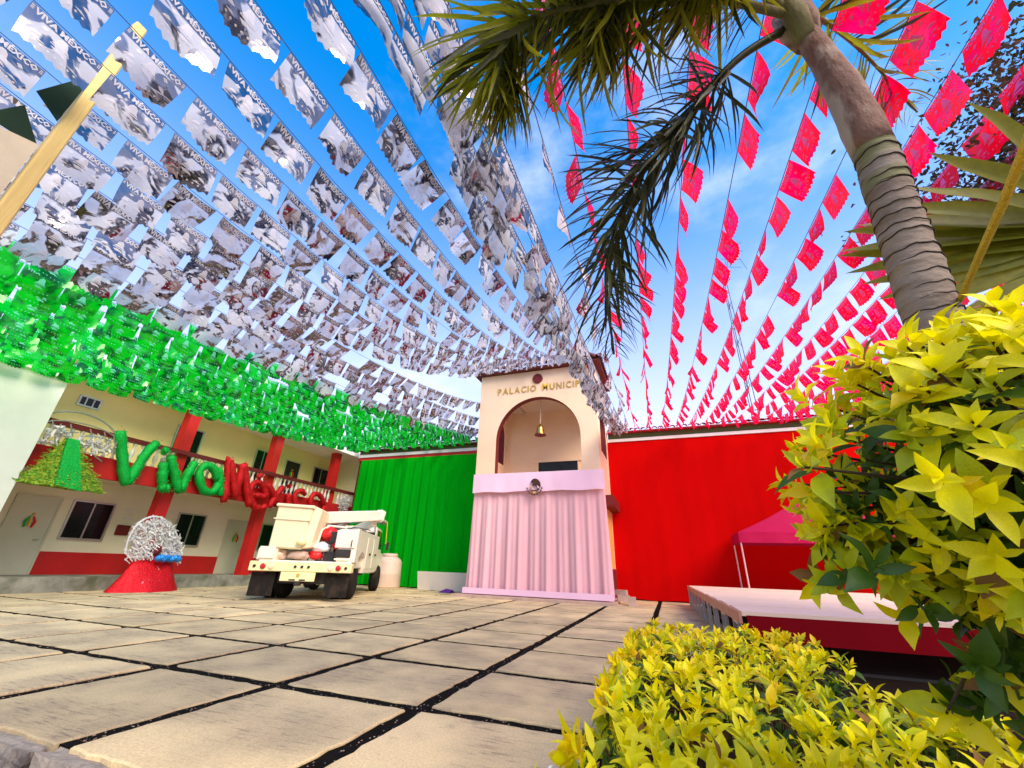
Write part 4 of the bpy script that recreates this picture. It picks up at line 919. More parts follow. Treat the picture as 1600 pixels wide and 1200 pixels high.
for (a, b_) in (((-.15,-.15,.02),(.15,-.135,.22)),((-.15,.135,.02),(.15,.15,.22)),((-.15,-.135,.02),(-.135,.135,.22)),((.135,-.135,.02),(.15,.135,.22))): cb.box(a, b_)
cb.build('crate_shell', M['black_metal'], cr_)
MB().tube([(-.08,0,.03),(-.06,.02,.32)], .02, 6).tube([(.06,.03,.03),(.1,-.02,.28)], .018, 6).tube([(0,-.05,.03),(.02,-.08,.3)], .025, 6).build('tools', M['steel'], cr_)
# cab
cab = MB().prism([(3.35,.55),(5.35,.55),(5.4,1.15),(4.75,1.22),(4.40,1.92),(3.45,1.95),(3.35,1.85)], 0, -1.0, 1.0).build('cab', M['truck_white'], tr, bevel=.05)
tb('rear_window', (-.7, 3.335, 1.32), (.7, 3.36, 1.78), 'glass', .01)
for s_ in (-1, 1):
    MB().prism([(3.62,1.28),(4.62,1.28),(4.34,1.82),(3.62,1.84)], 0, s_*1.0-.012, s_*1.0+.012).build('side_window', M['glass'], tr)
    MB().box((s_*1.0-.014, 3.62, .62), (s_*1.0+.014, 4.66, 1.25)).build('door', M['truck_white'], tr, bevel=.01)
    MB().tube([(s_*1.0, 4.55, 1.4), (s_*1.22, 4.5, 1.45)], .014, 6).box((s_*1.24-.05, 4.44, 1.25), (s_*1.24+.05, 4.48, 1.52)).build('mirror', M['black_metal'], tr)
# rack over the cab with a rope tie
rk = MB()
for x in (-.8, .95): rk.tube([(x,3.35,1.6),(x,3.35,2.12),(x,5.0,2.16)], .025, 6)
for y in (3.4, 4.2, 4.95): rk.tube([(-.85,y,2.14),(1.0,y,2.14)], .022, 6)
rk.build('rack', M['steel'], tr)
tb('cab_shield', (-.2, 3.3, 2.17), (1.05, 4.9, 2.25), 'truck_white', .02)
tag(MB().tube([world((1.06,4.85,2.22)), world((1.12,4.7,1.7)), world((1.16,4.6,1.45))], .012, 6).build('yellow_strap', M['yellow_rope']), 'yellow strap hanging from the rack of the bucket truck', 'strap')

# ------------------------------------------------------------------ things along the facade
tk = thing('water_tank', 'pinkish beige plastic water tank in front of the green drape', 'tank', (-10.35, 14.72, 0))
MB().lathe([(.50,0),(.52,.05),(.50,.45),(.505,.47),(.495,.50),(.485,.88),(.44,.98),(.30,1.08)], n=32).build('tank_body', M['tank'], tk, True)
MB().lathe([(.28,1.07),(.30,1.09),(.30,1.17),(.26,1.2),(.001,1.21)], n=24).build('lid', M['tank'], tk, True)
MB().box((-8.85, 0, 0), (-6.55, .035, .62), Matrix.Rotation(R(12), 3, 'X'), (-7.7, 0, 0)).build('leaning_board', M['board'])
o = bpy.data.objects['leaning_board']; o.location = (0, 14.55, 0.005); tag(o, 'white board leaning low between the green drape and the pink drape', 'board')
tag(MB().add([(-7.55,13.75,.005),(-7.05,13.6,.005),(-7.0,13.95,.005),(-7.25,13.75,.13),(-7.02,13.8,.10)], [(0,1,3),(1,4,3),(1,2,4),(2,0,3),(2,3,4),(0,2,1)]).build('cloth_scrap', M['purple']), 'small purple cloth scrap lying before the leaning white board', 'cloth')
for k, (x, y, z, sx, sy, sz, rz, lb) in enumerate(((-1.35,13.35,.07,.34,.18,.16,.2,'lowest concrete block beside the foot of the tower'), (-1.40,13.4,.232,.32,.17,.13,-.25,'concrete block stacked on top at the foot of the tower'), (-1.08,12.95,.0,.2,.2,.22,.1,'pale concrete block standing apart right of the pink drape'))):
    tag(put('concrete_block', MB().box((-sx/2,-sy/2,0),(sx/2,sy/2,sz)).mesh('concrete_block', M['block']), None, (x, y, z), (0,0,rz)), lb, 'block', 'concrete blocks by the tower')

# stage
st = thing('stage', 'low stage with pale deck boards and maroon skirt behind the hedge', 'stage', (3.3, 9.8, 0))
SC2 = P(st)
ns_ = 9; yb = [5.45 + (14.2-5.45)*k/ns_ for k in range(ns_+1)]
for k in range(ns_):
    xl = .66 - (.66-.44)*(yb[k]-5.45)/8.75
    MB().box(tuple(Vector((xl, yb[k]+.008, .49))-SC2), tuple(Vector((6.2, yb[k+1]-.008, .535+rnd.uniform(-.004,.004)))-SC2)).build('deck_panel', M['deck'], st)
MB().hexa([Vector(v)-SC2 for v in ((.63,5.45,.42),(.66,5.45,.42),(.44,14.2,.42),(.41,14.2,.42),(.63,5.45,.53),(.655,5.45,.53),(.435,14.2,.53),(.41,14.2,.53))]).build('side_rail', M['deck_edge'], st)
MB().box(tuple(Vector((.70,5.41,.27))-SC2), tuple(Vector((6.2,5.44,.50))-SC2)).build('skirt', M['skirt_cloth'], st)
MB().box(tuple(Vector((.9,5.6,.0))-SC2), tuple(Vector((6.1,14.0,.05))-SC2)).build('under_stage_shade', M['black_metal'], st)  # black sheet laid in place of the shade below the deck
for k in range(9):
    y = 5.7 + k*1.03; x = .66 - .22*(y-5.45)/8.75
    f = MB()
    f.beam((x,y,.0), (x,y,.42), .04).beam((x,y+.42,.0), (x,y+.42,.42), .04).beam((x,y,.40), (x,y+.42,.40), .035)
    if k % 3 == 1: f.beam((x,y,.2), (x,y+.42,.2), .03)
    if k % 3 == 2: f.beam((x,y,.02), (x,y+.42,.38), .03)
    for i in range(len(f.v)): f.v[i] = tuple(Vector(f.v[i])-SC2)
    f.build('leg_frame', M['steel'], st)
# canopy tent by the red drape
ct = thing('canopy_tent', 'pink canopy tent against the red drape behind the stage', 'tent', (3.4, 14.5, 0))
CC = P(ct)
x0, x1, y0, y1, ze = 1.95, 6.2, 13.8, 15.25, 1.98; ap = Vector((4.07, 14.5, 3.12))  # canopy widened behind the shrub to throw more shade on the red drape
b = MB(); n = 8
cs = [(x0,y0),(x1,y0),(x1,y1),(x0,y1)]
for i in range(4):
    (ax, ay), (bx, by) = cs[i], cs[(i+1)%4]
    base = len(b.v)
    for j in range(n+1):
        t = j/n
        for k in range(n+1):
            s_ = k/n; p = Vector((ax+(bx-ax)*s_, ay+(by-ay)*s_, ze)).lerp(ap, t); p.z -= .16*math.sin(math.pi*t)*(1 - .6*abs(2*s_-1)); b.v.append(tuple(p-CC))
    for j in range(n):
        for k in range(n):
            a = base+j*(n+1)+k; b.f.append((a,a+1,a+n+2,a+n+1)); b.m.append(0)
b.build('canopy_top', M['pink_canopy'], ct, True, False)
b = MB()
for i in range(4):
    (ax, ay), (bx, by) = cs[i], cs[(i+1)%4]; base = len(b.v); nn = 26
    nrm = Vector((by-ay, ax-bx, 0)).normalized()
    for k in range(nn+1):
        s_ = k/nn; wv = .025*math.sin(k*1.3+i)
        for z, m_ in ((ze+.002, .004), (ze-.14, .01+wv*.6), (ze-.28, .012+wv)):
            p = Vector((ax+(bx-ax)*s_, ay+(by-ay)*s_, z)) + nrm*m_; b.v.append(tuple(p-CC))
    for k in range(nn):
        for j in range(2): a = base+k*3+j; b.f.append((a,a+1,a+4,a+3)); b.m.append(0)
b.build('valance', M['pink_canopy'], ct, True, False)
for (x, y) in cs: MB().tube([Vector((x+(.03 if x == x0 else -.03), y+(.03 if y == y0 else -.03), 0))-CC, Vector((x+(.03 if x == x0 else -.03), y+(.03 if y == y0 else -.03), ze))-CC], .022, 8).build('pole', M['pink_pole'], ct)

# antenna mast behind the right wing
an = thing('antenna_mast', 'thin lattice mast with television antenna behind the red wing', 'antenna', (4.85, 22, 0))
b = MB()
legs = [(-.22,-.12),(.22,-.12),(0,.22)]
tops = [Vector((.0+x*.45-.0, y*.45, 16.4)) for x, y in legs]
for (x, y), t_ in zip(legs, tops): b.tube([Vector((x,y,0)), t_], .022, 6)
b.build('mast', M['lattice'], an)
b = MB()
for k in range(1, 14):
    z = k*1.2; s_ = 1-.55*z/16.4
    for i in range(3):
        p = Vector((legs[i][0]*s_, legs[i][1]*s_, z)); q2 = Vector((legs[(i+1)%3][0]*s_, legs[(i+1)%3][1]*s_, z + (.0 if k % 2 else .6))); b.tube([p, q2], .012, 4)
b.build('brace', M['lattice'], an)
MB().tube([(0,0,16.2),(.75,0,19.2)], .022, 6).build('pole', M['lattice'], an)
b = MB(); b.tube([(.42,-.3,17.2),(.95,.3,19.3)], .02, 5)
for k, (z, w) in enumerate(((17.35,.62),(17.9,.55),(18.5,.62),(19.1,.5))):
    t_ = (z-17.2)/2.1; c = Vector((.42+.53*t_, 0, z)); b.tube([c-Vector((w,.2,-.02)), c+Vector((w,.2,.02))], .014, 4)
b.tube([(.1,0,17.1),(.7,0,19.2),(1.3,0,17.0)], .014, 4)
b.build('aerial', M['lattice'], an)
MB().tube([(-.7,0,15.3),(.35,0,16.6)], .02, 5).build('cross_arm', M['lattice'], an)

# yellow mast at the left
ym = thing('yellow_mast', 'tall yellow wooden mast with dark green cloths among the silver flags', 'mast', (-4.05, .74, -.17))
b = MB(); b.hexa([Vector(v) for v in ((-.05,-.05,0),(.05,-.05,0),(.05,.05,0),(-.05,.05,0),(-.042,-.042,5.5),(.042,-.042,5.5),(.042,.042,5.5),(-.042,.042,5.5))]); b.build('post', M['mast_yellow'], ym, bevel=.01)
b = MB(); b.hexa([Vector(v) for v in ((.03,-.17,3.1),(.05,-.17,3.1),(.05,-.07,2.6),(.03,-.07,2.6),(.02,-.26,3.72),(.04,-.26,3.72),(.04,-.06,3.78),(.02,-.06,3.78))]); b.build('board', M['mast_board'], ym)
def pennant(p0, p1, p2, th=.012):
    a, b_, c = Vector(p0), Vector(p1), Vector(p2); n_v = (b_-a).cross(c-a).normalized()*th/2
    MB().add([a-n_v, b_-n_v, c-n_v, a+n_v, b_+n_v, c+n_v], [(2,1,0),(3,4,5),(0,1,4,3),(1,2,5,4),(2,0,3,5)]).build('cloth', M['dark_green_cloth'], ym)
pennant((.04,-.05,4.66), (.04,-.06,4.05), (.04,-.22,4.16))
pennant((.03,-.06,3.76), (.03,-.33,3.74), (.03,-.22,4.0))

# yellow rope from the palm to the near right
tag(MB().tube([(1.09,1.665,1.82),(.98,1.36,1.79),(.86,1.06,1.74),(.74,.82,1.67),(.67,.66,1.64),(.60,.42,1.62)], .010, 8).build('yellow_rope', M['yellow_rope']), 'yellow rope tied to the palm trunk slanting up to the right', 'rope')

# wire hoops along the bed
for k in range(4):
    y = 1.02 + k*.30
    tag(MB().tube([(-.43, y + .10*math.cos(R(a)), .02 + .30*abs(math.sin(R(a)))**.7) for a in range(0, 181, 15)], .006, 6).build('wire_hoop', M['wire']), ('nearest white wire hoop', 'second nearest white wire hoop', 'third nearest white wire hoop', 'farthest white wire hoop')[k] + ' edging the hedge bed', 'edging', 'wire hoops along the hedge bed')

# ------------------------------------------------------------------ palm tree
pt = thing('palm_tree', 'tall palm with ringed grey trunk leaning over the hedge', 'palm tree', (1.05, 1.72, 0))
PC = Vector((1.05, 1.72, 0))
def lerp_path(keys, z):
    for (z0, p0), (z1, p1) in zip(keys, keys[1:]):
        if z <= z1: t = (z-z0)/(z1-z0); return Vector(p0).lerp(Vector(p1), t)
    return Vector(keys[-1][1])
axis = [(0,(1.05,1.72)),(1.8,(1.03,1.72)),(2.6,(1.075,1.69)),(3.1,(1.075,1.685)),(3.8,(1.04,1.71))]
def pr(z): # radius up the trunk
    ks = [(0,.115),(.6,.095),(1.8,.082),(2.3,.079),(2.6,.077),(2.85,.083),(3.05,.077),(3.4,.062),(3.8,.052)]
    for (a, ra), (b_, rb) in zip(ks, ks[1:]):
        if z <= b_: return ra+(rb-ra)*(z-a)/(b_-a)
    return ks[-1][1]
def seg(z0, z1, name, m, step, rings):
    pts, rs = [], []; z = z0
    while z < z1 - 1e-6:
        a = lerp_path(axis, z); d = .0
        for k, (dz, dr) in enumerate(((0, .001), (.006, .003), (.012, .0), (step*.5, -.001)) if rings else ((0,0),)):
            if z+dz < z1: pts.append(Vector((a.x, a.y, z+dz))-PC); rs.append(pr(z+dz)+dr+rnd.uniform(-.0015,.0015))
        z += step*rnd.uniform(.8, 1.2) if rings else step
    a = lerp_path(axis, z1); pts.append(Vector((a.x, a.y, z1))-PC); rs.append(pr(z1))
    b = MB(); n = 28; b.tube(pts, rs, n)
    q = random.Random(int(z0*10))
    for i in range(len(b.v)):
        v = Vector(b.v[i]); nz = mnoise.noise(v*5)*.006; c = Vector((v.x, v.y, 0)); b.v[i] = tuple(v + Vector((v.x, v.y, 0)).normalized()*nz)
    return b.build(name, m, pt, True)
seg(0, 2.42, 'trunk', M['palm_trunk'], .075, True)
seg(2.42, 2.66, 'green_trunk_zone', M['palm_green'], .07, True)
seg(2.66, 3.8, 'crownshaft', M['crownshaft'], .08, False)
# dark ring scars, proud of the trunk
z = .5
while z < 2.64:
    a = lerp_path(axis, z); n = 28; tl = rnd.uniform(-.006,.006)
    pts = [Vector((a.x + (pr(z)+.0015)*math.cos(2*math.pi*k/n), a.y + (pr(z)+.0015)*math.sin(2*math.pi*k/n), z + tl*math.sin(2*math.pi*k/n) + .004*math.sin(k*1.7+z*30) + .003*math.sin(k*.6+z*13)))-PC for k in range(n+1)]
    MB().tube(pts, .0028, 5, False).build('ring_scar', M['palm_ring'], pt, True, False)
    z += rnd.uniform(.045, .08)
crown = Vector((1.04, 1.71, 3.75))
for k, (dx, dy, dz, r0, r1, m_) in enumerate(((-.05,-.08,.13,.062,.04,'sheath'), (.05,-.02,.26,.055,.03,'crownshaft'), (-.08,.02,.16,.05,.03,'crownshaft'), (.06,.07,.15,.05,.025,'crownshaft'))):
    MB().tube([crown + Vector((dx*.3,dy*.3,-.18)) - PC, crown + Vector((dx*.7,dy*.7,0)) - PC, crown + Vector((dx,dy,dz)) - PC], [r0*.8, r0, r1], 12).build('leaf_sheath', M[m_], pt, True)
def blade_mesh(seed, m, ln=1.0, w=.05, droop=.25, name='leaflet'):
    """narrow V-folded leaflet along +X, length 1"""
    q = random.Random(seed); b = MB(); n = 6; tw_ = q.uniform(-.5,.5)
    for i in range(n+1):
        t = i/n; ww = w*(math.sin(math.pi*min(1, t*.92+.08))**.7)*(1 if t < .98 else .05)
        z = -droop*t*t; y = q.uniform(-.01,.01) + .05*tw_*t*t
        c, s_ = math.cos(tw_*t), math.sin(tw_*t)
        b.v += [(t*ln, y - ww*c, z + ww*.35 - ww*s_), (t*ln, y, z), (t*ln, y + ww*c, z + ww*.35 + ww*s_)]
    for i in range(n):
        a = i*3; b.f += [(a,a+1,a+4,a+3), (a+1,a+2,a+5,a+4)]; b.m += [0,0]
    return b
LFL = [blade_mesh(i, None, 1, .031, .12+.22*(i%3)) for i in range(6)]
LF_MESH = {k: [b.mesh('leaflet', M[k], True) for b in LFL] for k in ('palm_leaf', 'palm_leaf_dark')}
LEAFLETS = [0]
def frond(path, ln, n, seed, dark=False, start=.18, gather=0.55, sink=.22):
    q = random.Random(seed); pts = catmull(path, 8); N_ = len(pts)-1
    fr = MB().tube([p-PC for p in pts], [.022*(1-.85*i/N_)+.003 for i in range(N_+1)], 7).build('frond', M['sheath'] if not dark else M['palm_leaf_dark'], pt, True)
    rest = MB()
    for k in range(n):
        t = start + (1-start)*(k+q.random())/n
        f_ = t*N_; i = min(int(f_), N_-1); p = pts[i].lerp(pts[i+1], f_-i); tan = (pts[i+1]-pts[i]).normalized()
        up_ = Vector((0,0,1)); side = tan.cross(up_).normalized(); nrm = side.cross(tan)
        ang = q.choice((0, 180)) + q.gauss(0, 42)
        rad = side*math.cos(R(ang)) + nrm*math.sin(R(ang))
        d = (rad*1.0 + tan*q.uniform(gather*.6, gather*1.7) + Vector((0,0,-sink))).normalized()
        L_ = ln*(math.sin(math.pi*(.12+.86*t))**.6)*q.uniform(.8, 1.12)
        ey = d.cross(tan).normalized() if abs(d.dot(tan)) < .98 else side
        ez = d.cross(ey)
        if ez.z < 0: ey, ez = -ey, -ez
        m4 = Matrix(((d.x,ey.x,ez.x,0),(d.y,ey.y,ez.y,0),(d.z,ey.z,ez.z,0),(0,0,0,1)))
        mt = 'palm_leaf_dark' if (dark or q.random() < .3) else 'palm_leaf'
        vi = q.randrange(6)
        if LEAFLETS[0] < 300:
            o = put('leaflet', LF_MESH[mt][vi], fr); o.matrix_local = Matrix.Translation(p-PC) @ m4 @ Matrix.Diagonal((L_, L_*.9, L_, 1)); LEAFLETS[0] += 1
        else:
            rest.mi = 1 if mt == 'palm_leaf_dark' else 0
            rest.add([(m4.to_3x3() @ Vector((v[0]*L_, v[1]*L_*.9, v[2]*L_))) + p - PC for v in LFL[vi].v], LFL[vi].f)
    if rest.v: stuff(rest.build('leaflet_spray', [M['palm_leaf'], M['palm_leaf_dark']], fr, True, False))
    return fr
frond([(1.02,1.71,3.78),(.67,1.67,3.56),(.33,1.72,3.22),(.03,1.80,2.90),(-.15,1.88,2.45),(-.16,2.03,1.98)], .47, 280, 1, True, .22, .42, .05)
frond([(1.02,1.68,3.80),(.47,1.36,3.72),(.02,1.18,3.60),(-.36,1.04,3.40),(-.52,1.07,3.24),(-.56,1.20,3.05)], .56, 330, 2, False, .2)
frond([(1.0,1.66,3.82),(.62,1.40,3.98),(.30,1.26,3.92),(.05,1.24,3.74),(-.06,1.30,3.52)], .60, 290, 3, False, .15)
frond([(1.02,1.68,3.85),(.80,1.44,4.00),(.62,1.30,3.95),(.46,1.30,3.72)], .58, 230, 4, False, .12)
frond([(1.02,1.68,3.85),(.70,1.25,4.15),(.30,.95,4.15),(-.10,.80,3.95),(-.30,.78,3.7)], .58, 240, 7, False, .2)
frond([(1.06,1.72,3.9),(1.15,1.5,4.5),(1.05,1.2,4.85),(.9,.9,4.9)], .5, 80, 5, False, .2)
frond([(1.08,1.76,3.9),(1.4,2.1,4.4),(1.8,2.5,4.5),(2.2,2.9,4.2)], .5, 80, 6, False, .2)
b = MB(); q = random.Random(4)
base = Vector((.98, 1.86, 1.55))
for k in range(26):
    p = base; pts = [p]
    d = Vector((q.uniform(-1,.2), q.uniform(-.3,.8), q.uniform(-.6,.5))).normalized()
    for j in range(4): d = (d + Vector((q.uniform(-.6,.6), q.uniform(-.6,.6), q.uniform(-.6,.4)))).normalized(); p = p + d*.05; pts.append(p)
    b.tube([v-PC for v in pts], .003, 4, False)
b.build('dry_flower_stalk', M['dry'], pt, False, False)

# fan palm at the right
fp = thing('fan_palm', 'fan palm with broad olive leaf blades behind the ringed trunk', 'fan palm', (2.45, 2.3, 0))
FC = Vector((2.45, 2.3, 0)); hub = Vector((2.02, 2.06, 2.30))
MB().tube([Vector((0,0,0)), Vector((0,0,.5)), Vector((.02,0,1.0))], [.13,.11,.09], 12).build('trunk', M['bark'], fp, True)
MB().tube([Vector((.02,0,.95)), Vector((-.15,-.1,1.7)), hub-FC], [.03,.025,.02], 8).build('leaf_stalk', M['fan_leaf'], fp, True)
tips = [(1.47,1.70,2.83),(1.33,1.80,2.68),(1.24,1.86,2.60),(1.15,1.93,2.56),(1.08,1.98,2.53),(1.03,2.03,2.50),(1.00,2.06,2.45),(1.01,2.10,2.41),(1.02,2.12,2.33),(1.08,2.14,2.24),(1.12,2.15,2.16),(1.18,2.15,2.06),(1.28,2.12,1.96)]
for k, tpt in enumerate(tips):
    d = Vector(tpt)-hub; L_ = d.length; dn = d.normalized(); ey = dn.cross(Vector((.2,1,0))).normalized(); ez = dn.cross(ey)
    if ez.y > 0: ey, ez = -ey, -ez
    m3 = Matrix((dn, ey, ez)).transposed(); bl = blade_mesh(50+k, None, 1, .055, .02, 'leaf_blade')
    MB().add([m3 @ Vector((v[0]*L_, v[1]*L_*1.05, v[2]*L_)) + hub - FC for v in bl.v], bl.f).build('leaf_blade', M['fan_leaf'], fp, True, False)

# broadleaf tree at the upper right
bt = thing('broadleaf_tree', 'leafy tree with small brownish leaves at the upper right', 'tree', (5.0, 4.2, 0))
BC = Vector((5.0, 4.2, 0)); q = random.Random(21)
MB().tube([(0,0,-.15),(.05,0,1.2),(-.05,-.05,2.4),(-.2,-.1,3.6)], [.2,.16,.14,.1], 12).build('trunk', M['bark'], bt, True)
lim = MB(); tipsL = []
for k in range(16):
    a = q.uniform(0, 6.28); p0 = Vector((-.15,-.08,q.uniform(2.6,3.6))); e_ = p0 + Vector((math.cos(a)*q.uniform(.8,1.9), math.sin(a)*q.uniform(.8,1.9), q.uniform(.6,2.6)))
    if k < 7: e_ = Vector((4.0+q.uniform(-.9,.3), 3.7+q.uniform(-.7,.8), 4.4+q.uniform(-.4,1.6))) - BC
    mid = p0.lerp(e_, .5) + Vector((q.uniform(-.2,.2), q.uniform(-.2,.2), .2)); lim.tube([p0, mid, e_], [.05,.03,.01], 6); tipsL += [mid, e_, mid.lerp(e_, .6)]
lim.build('branches', M['bark'], bt, True)
lv = MB()
for c in tipsL:
    rr = q.uniform(.35,.6)
    for _ in range(620):
        d = Vector((q.gauss(0,1), q.gauss(0,1), q.gauss(0,.8)))*rr*.6; p = c + d
        e1 = Vector((q.uniform(-1,1), q.uniform(-1,1), q.uniform(-1,.4))).normalized(); e2 = e1.cross(Vector((q.uniform(-1,1), q.uniform(-1,1), 1))).normalized(); l = q.uniform(.04,.075); w = l*.24; up3 = e1.cross(e2)*l*.10
        lv.mi = 1 if q.random() < .4 else 0
        lv.add([p, p+e1*l*.3+e2*w+up3, p+e1*l*.7+e2*w*.8+up3, p+e1*l, p+e1*l*.7-e2*w*.8+up3, p+e1*l*.3-e2*w+up3], [(0,1,2,3), (0,3,4,5)])
stuff(lv.build('crown', [M['tree_leaf'], M['tree_leaf_brown']], bt, False, False))

# ------------------------------------------------------------------ golden shrubs
def leaf_geom(seed, ln=1.0, w=.26, notch=False):
    q = random.Random(seed); b = MB(); n = 5; cu = q.uniform(.05,.32); base = []
    for i in range(n+1):
        t = i/n; ww = w*(math.sin(math.pi*t**.8)**.85) if 0 < t < 1 else .006
        if notch and i in (3,): ww *= 1.18
        z = .12*math.sin(math.pi*t*.6) - cu*t*t
        b.v += [(t, -ww, z + ww*.38), (t, 0, z), (t, ww, z + ww*.38)]
    for i in range(n):
        a = i*3; b.f += [(a,a+1,a+4,a+3), (a+1,a+2,a+5,a+4)]; b.m += [0,0]
    return b
LG = [leaf_geom(i, 1, .155+.04*(i%3), i % 2 == 0) for i in range(7)]
KEYS = ['lf_yellow', 'lf_gold', 'lf_lime', 'lf_green', 'lf_dry']
LMESH = {k: [b.mesh('leaf', M[k], True) for b in LG] for k in KEYS}
def shrub(root, C0, rosettes, size, nobj, seed):
    """rosettes: (tip point, outward direction, youth 0..1, gold 0..1). Leaves nearest the camera become objects, the rest one part."""
    q = random.Random(seed); L_ = []
    for (p, d, young, gold) in rosettes:
        d = d.normalized(); a = Vector((0,0,1)) if abs(d.z) < .9 else Vector((1,0,0)); e1 = d.cross(a).normalized(); e2 = d.cross(e1)
        nl = q.randint(6, 8); ph = q.uniform(0, 6.28)
        for k in range(nl):
            lvl = k/nl; th = ph + k*2.4
            r_ = e1*math.cos(th)+e2*math.sin(th)
            dd = (r_*(.45+.75*(1-lvl)) + d*(.25+.9*lvl)).normalized()
            s_ = size*q.choice((.55, .75, .9, 1, 1.1, 1.25))*q.uniform(.9, 1.1)*(1-.35*lvl)
            o = p - d*size*.55*(1-lvl)
            nz = d - dd*d.dot(dd); nz.normalize(); ey = nz.cross(dd)
            m4 = Matrix(((dd.x,ey.x,nz.x,o.x),(dd.y,ey.y,nz.y,o.y),(dd.z,ey.z,nz.z,o.z),(0,0,0,1))) @ Matrix.Rotation(q.uniform(-.5,.5), 4, 'X')
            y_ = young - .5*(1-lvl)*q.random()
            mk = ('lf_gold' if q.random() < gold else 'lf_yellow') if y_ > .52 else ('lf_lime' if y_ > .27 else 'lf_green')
            if q.random() < .025: mk = 'lf_dry'
            L_.append((m4, s_, mk, q.randrange(7), o))
    cp = Vector((0,0,.9))
    L_.sort(key=lambda t: (t[4]-cp).length - (0.12 if t[2] in ('lf_yellow','lf_gold') else 0))
    rest = MB()
    for i, (m4, s_, mk, vi, o) in enumerate(L_):
        if i < nobj:
            ob = put('leaf', LMESH[mk][vi], root); ob.matrix_local = Matrix.Translation(-C0) @ m4 @ Matrix.Scale(s_, 4)
        else:
            rest.mi = KEYS.index(mk); mm = Matrix.Translation(-C0) @ m4 @ Matrix.Scale(s_, 4)
            rest.add([mm @ Vector(v) for v in LG[vi].v], LG[vi].f)
    stuff(rest.build('foliage', [M[k] for k in KEYS], root, True, False))
# big near shrub at the right
q = random.Random(31)
ns1 = thing('golden_shrub', 'tall golden leaved shrub close on the right in front of the palm', 'shrub', (.62, 1.0, .03))
C1 = Vector((.62, 1.0, .03))
stems = MB(); stem0 = Vector((.50, 1.02, .03))
bc = Vector((.62, .90, 1.07)); RAD = Vector((.40, .34, .27))
ros = []
stems.tube([stem0-C1, Vector((.47,1.0,.5))-C1, Vector((.52,.96,.80))-C1, bc-C1], [.016,.013,.011,.008], 7)
for k in range(520):
    d = Vector((q.gauss(0,1), q.gauss(0,1), q.gauss(0,1))).normalized()
    if d.x*.2 - d.y*.3 + d.z*.1 < -.35 and q.random() < .4: continue
    rr = q.uniform(.35, 1.0)**.5
    lump = 1 + .28*mnoise.noise(d*2.3 + Vector((3,1,2)))
    p = bc + Vector((d.x*RAD.x, d.y*RAD.y, d.z*RAD.z))*rr*lump
    p.z += .22*max(0, p.x-.42)      # the crown rises to the right
    if p.y < .60: continue
    young = (rr-.62)*1.7 + .20 + q.uniform(-.2,.25) + .25*d.z
    gold = max(0, min(1, .40 - (p.x-.24)*2.2))
    ros.append((p, d + Vector((0,0,.35)) + Vector((0,-.3,0)), young, gold))
    if k % 3 == 0: stems.tube([bc.lerp(p, .15)-C1, bc.lerp(p, .6)+Vector((0,0,-.02))-C1, p-C1], [.005,.0035,.002], 5, False)
for k in range(150):
    d = Vector((q.gauss(0,1), q.gauss(0,1), q.gauss(0,1))).normalized(); rr = q.uniform(.2, 1)**.5
    p = Vector((.78, 1.02, .84)) + Vector((d.x*.30, d.y*.26, d.z*.30))*rr
    if p.y < .62: continue
    ros.append((p, d + Vector((-.2,-.4,.3)), q.uniform(-.1,.5) + .25*max(0, rr-.7), 0))
for k in range(110):
    d = Vector((q.gauss(0,1), q.gauss(0,1), q.gauss(0,1))).normalized(); rr = q.uniform(.2, 1)**.5
    p = Vector((.56, .97, .80)) + Vector((d.x*.17, d.y*.16, d.z*.20))*rr
    ros.append((p, d + Vector((-.2,-.4,.3)), q.uniform(-.2,.42) + .25*max(0, rr-.75), 0))
for k in range(38):
    t_ = q.random(); p = Vector((.265, .93, .985)).lerp(Vector((.44, .88, .88)), t_) + Vector((q.gauss(0,.035), q.gauss(0,.05), q.gauss(0,.035)))
    ros.append((p, Vector((q.uniform(-.8,.2), -.5, q.uniform(-.3,.6))), q.uniform(.1,.95), .05))
# drooping lower sprays
for (px, py, pz) in ((.27,.92,.90),(.36,.95,.84),(.44,.93,.78),(.50,.98,.72),(.40,1.02,.70),(.60,.98,.70),(.70,1.0,.74),(.66,.9,.80),(.56,.88,.86),(.30,.96,.95)):
    p = Vector((px,py,pz)); ros.append((p, Vector((-.4,-.4,-.1)), q.uniform(.2,.9), .1)); ros.append((p+Vector((.05,.03,.05)), Vector((.2,-.5,.2)), q.uniform(.0,.4), 0))
    stems.tube([bc+Vector((-.05,.05,-.1))-C1, (bc+p)/2-C1, p-C1], [.005,.004,.002], 5, False)
stuff(stems.build('twigs', M['twig'], ns1, True, False))
shrub(ns1, C1, ros, .060, 300, 1)
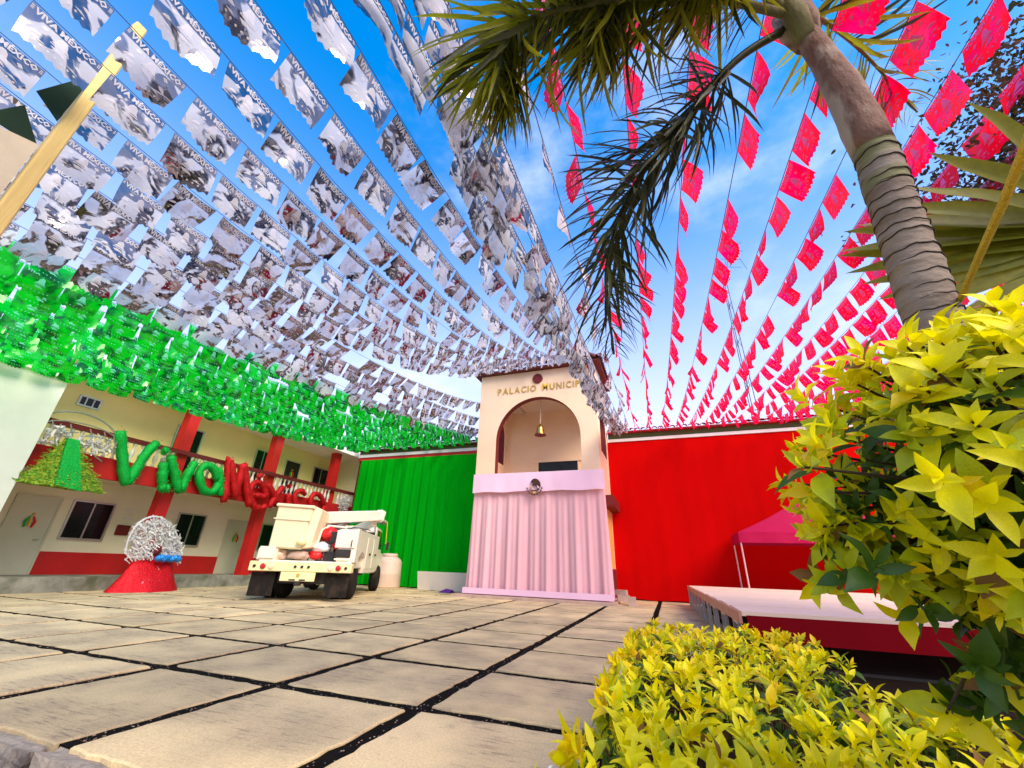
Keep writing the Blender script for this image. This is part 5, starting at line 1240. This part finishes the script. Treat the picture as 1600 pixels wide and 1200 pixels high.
# low clipped hedge
hd = thing('golden_hedge', 'low clipped golden hedge along the bed in the foreground', 'hedge', (.5, 2.2, .03))
C2 = Vector((.5, 2.2, .03)); q = random.Random(41); ros = []; tw_ = MB()
def hz_(x, y): return .50 + .045*mnoise.noise(Vector((x*2.6, y*2.2, 1))) + .03*mnoise.noise(Vector((x*7, y*7, 4)))
def inside(x, y):
    if y < .62 or y > 4.15 or x < -.34 or x > 2.6: return False
    if x < -.30 + .06*mnoise.noise(Vector((0, y*3, 7))) + .05: return False
    if ((x-1.0)/.42)**2 + ((y-2.55)/.50)**2 < 1: return False
    if ((x-1.05)/.22)**2 + ((y-1.72)/.22)**2 < 1: return False
    if x > .85 and y > 2.3: return False
    return True
cnt = 0
while cnt < 1150:
    x = q.uniform(-.36, 2.4) if q.random() < .5 else q.uniform(-.36, 1.0); y = .62 + (q.random()**1.25)*3.55
    if not inside(x, y): continue
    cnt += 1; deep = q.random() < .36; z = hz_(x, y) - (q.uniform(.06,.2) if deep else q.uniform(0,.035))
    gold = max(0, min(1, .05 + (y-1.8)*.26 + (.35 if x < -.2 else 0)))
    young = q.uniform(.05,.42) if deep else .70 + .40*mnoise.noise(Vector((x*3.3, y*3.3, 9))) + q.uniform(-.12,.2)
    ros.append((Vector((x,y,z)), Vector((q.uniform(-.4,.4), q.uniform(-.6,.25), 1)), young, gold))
    if cnt % 3 == 0: tw_.tube([Vector((x+q.uniform(-.08,.08), y+q.uniform(-.08,.08), .03))-C2, Vector((x,y,z*.55))-C2, Vector((x,y,z-.02))-C2], [.005,.004,.002], 4, False)
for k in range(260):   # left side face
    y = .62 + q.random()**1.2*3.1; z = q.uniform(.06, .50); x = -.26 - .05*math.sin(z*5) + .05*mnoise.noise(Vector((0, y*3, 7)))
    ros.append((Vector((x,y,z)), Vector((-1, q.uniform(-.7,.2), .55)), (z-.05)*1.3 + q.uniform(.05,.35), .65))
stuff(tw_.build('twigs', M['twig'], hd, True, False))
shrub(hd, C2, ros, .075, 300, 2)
print('objects', len(bpy.data.objects))
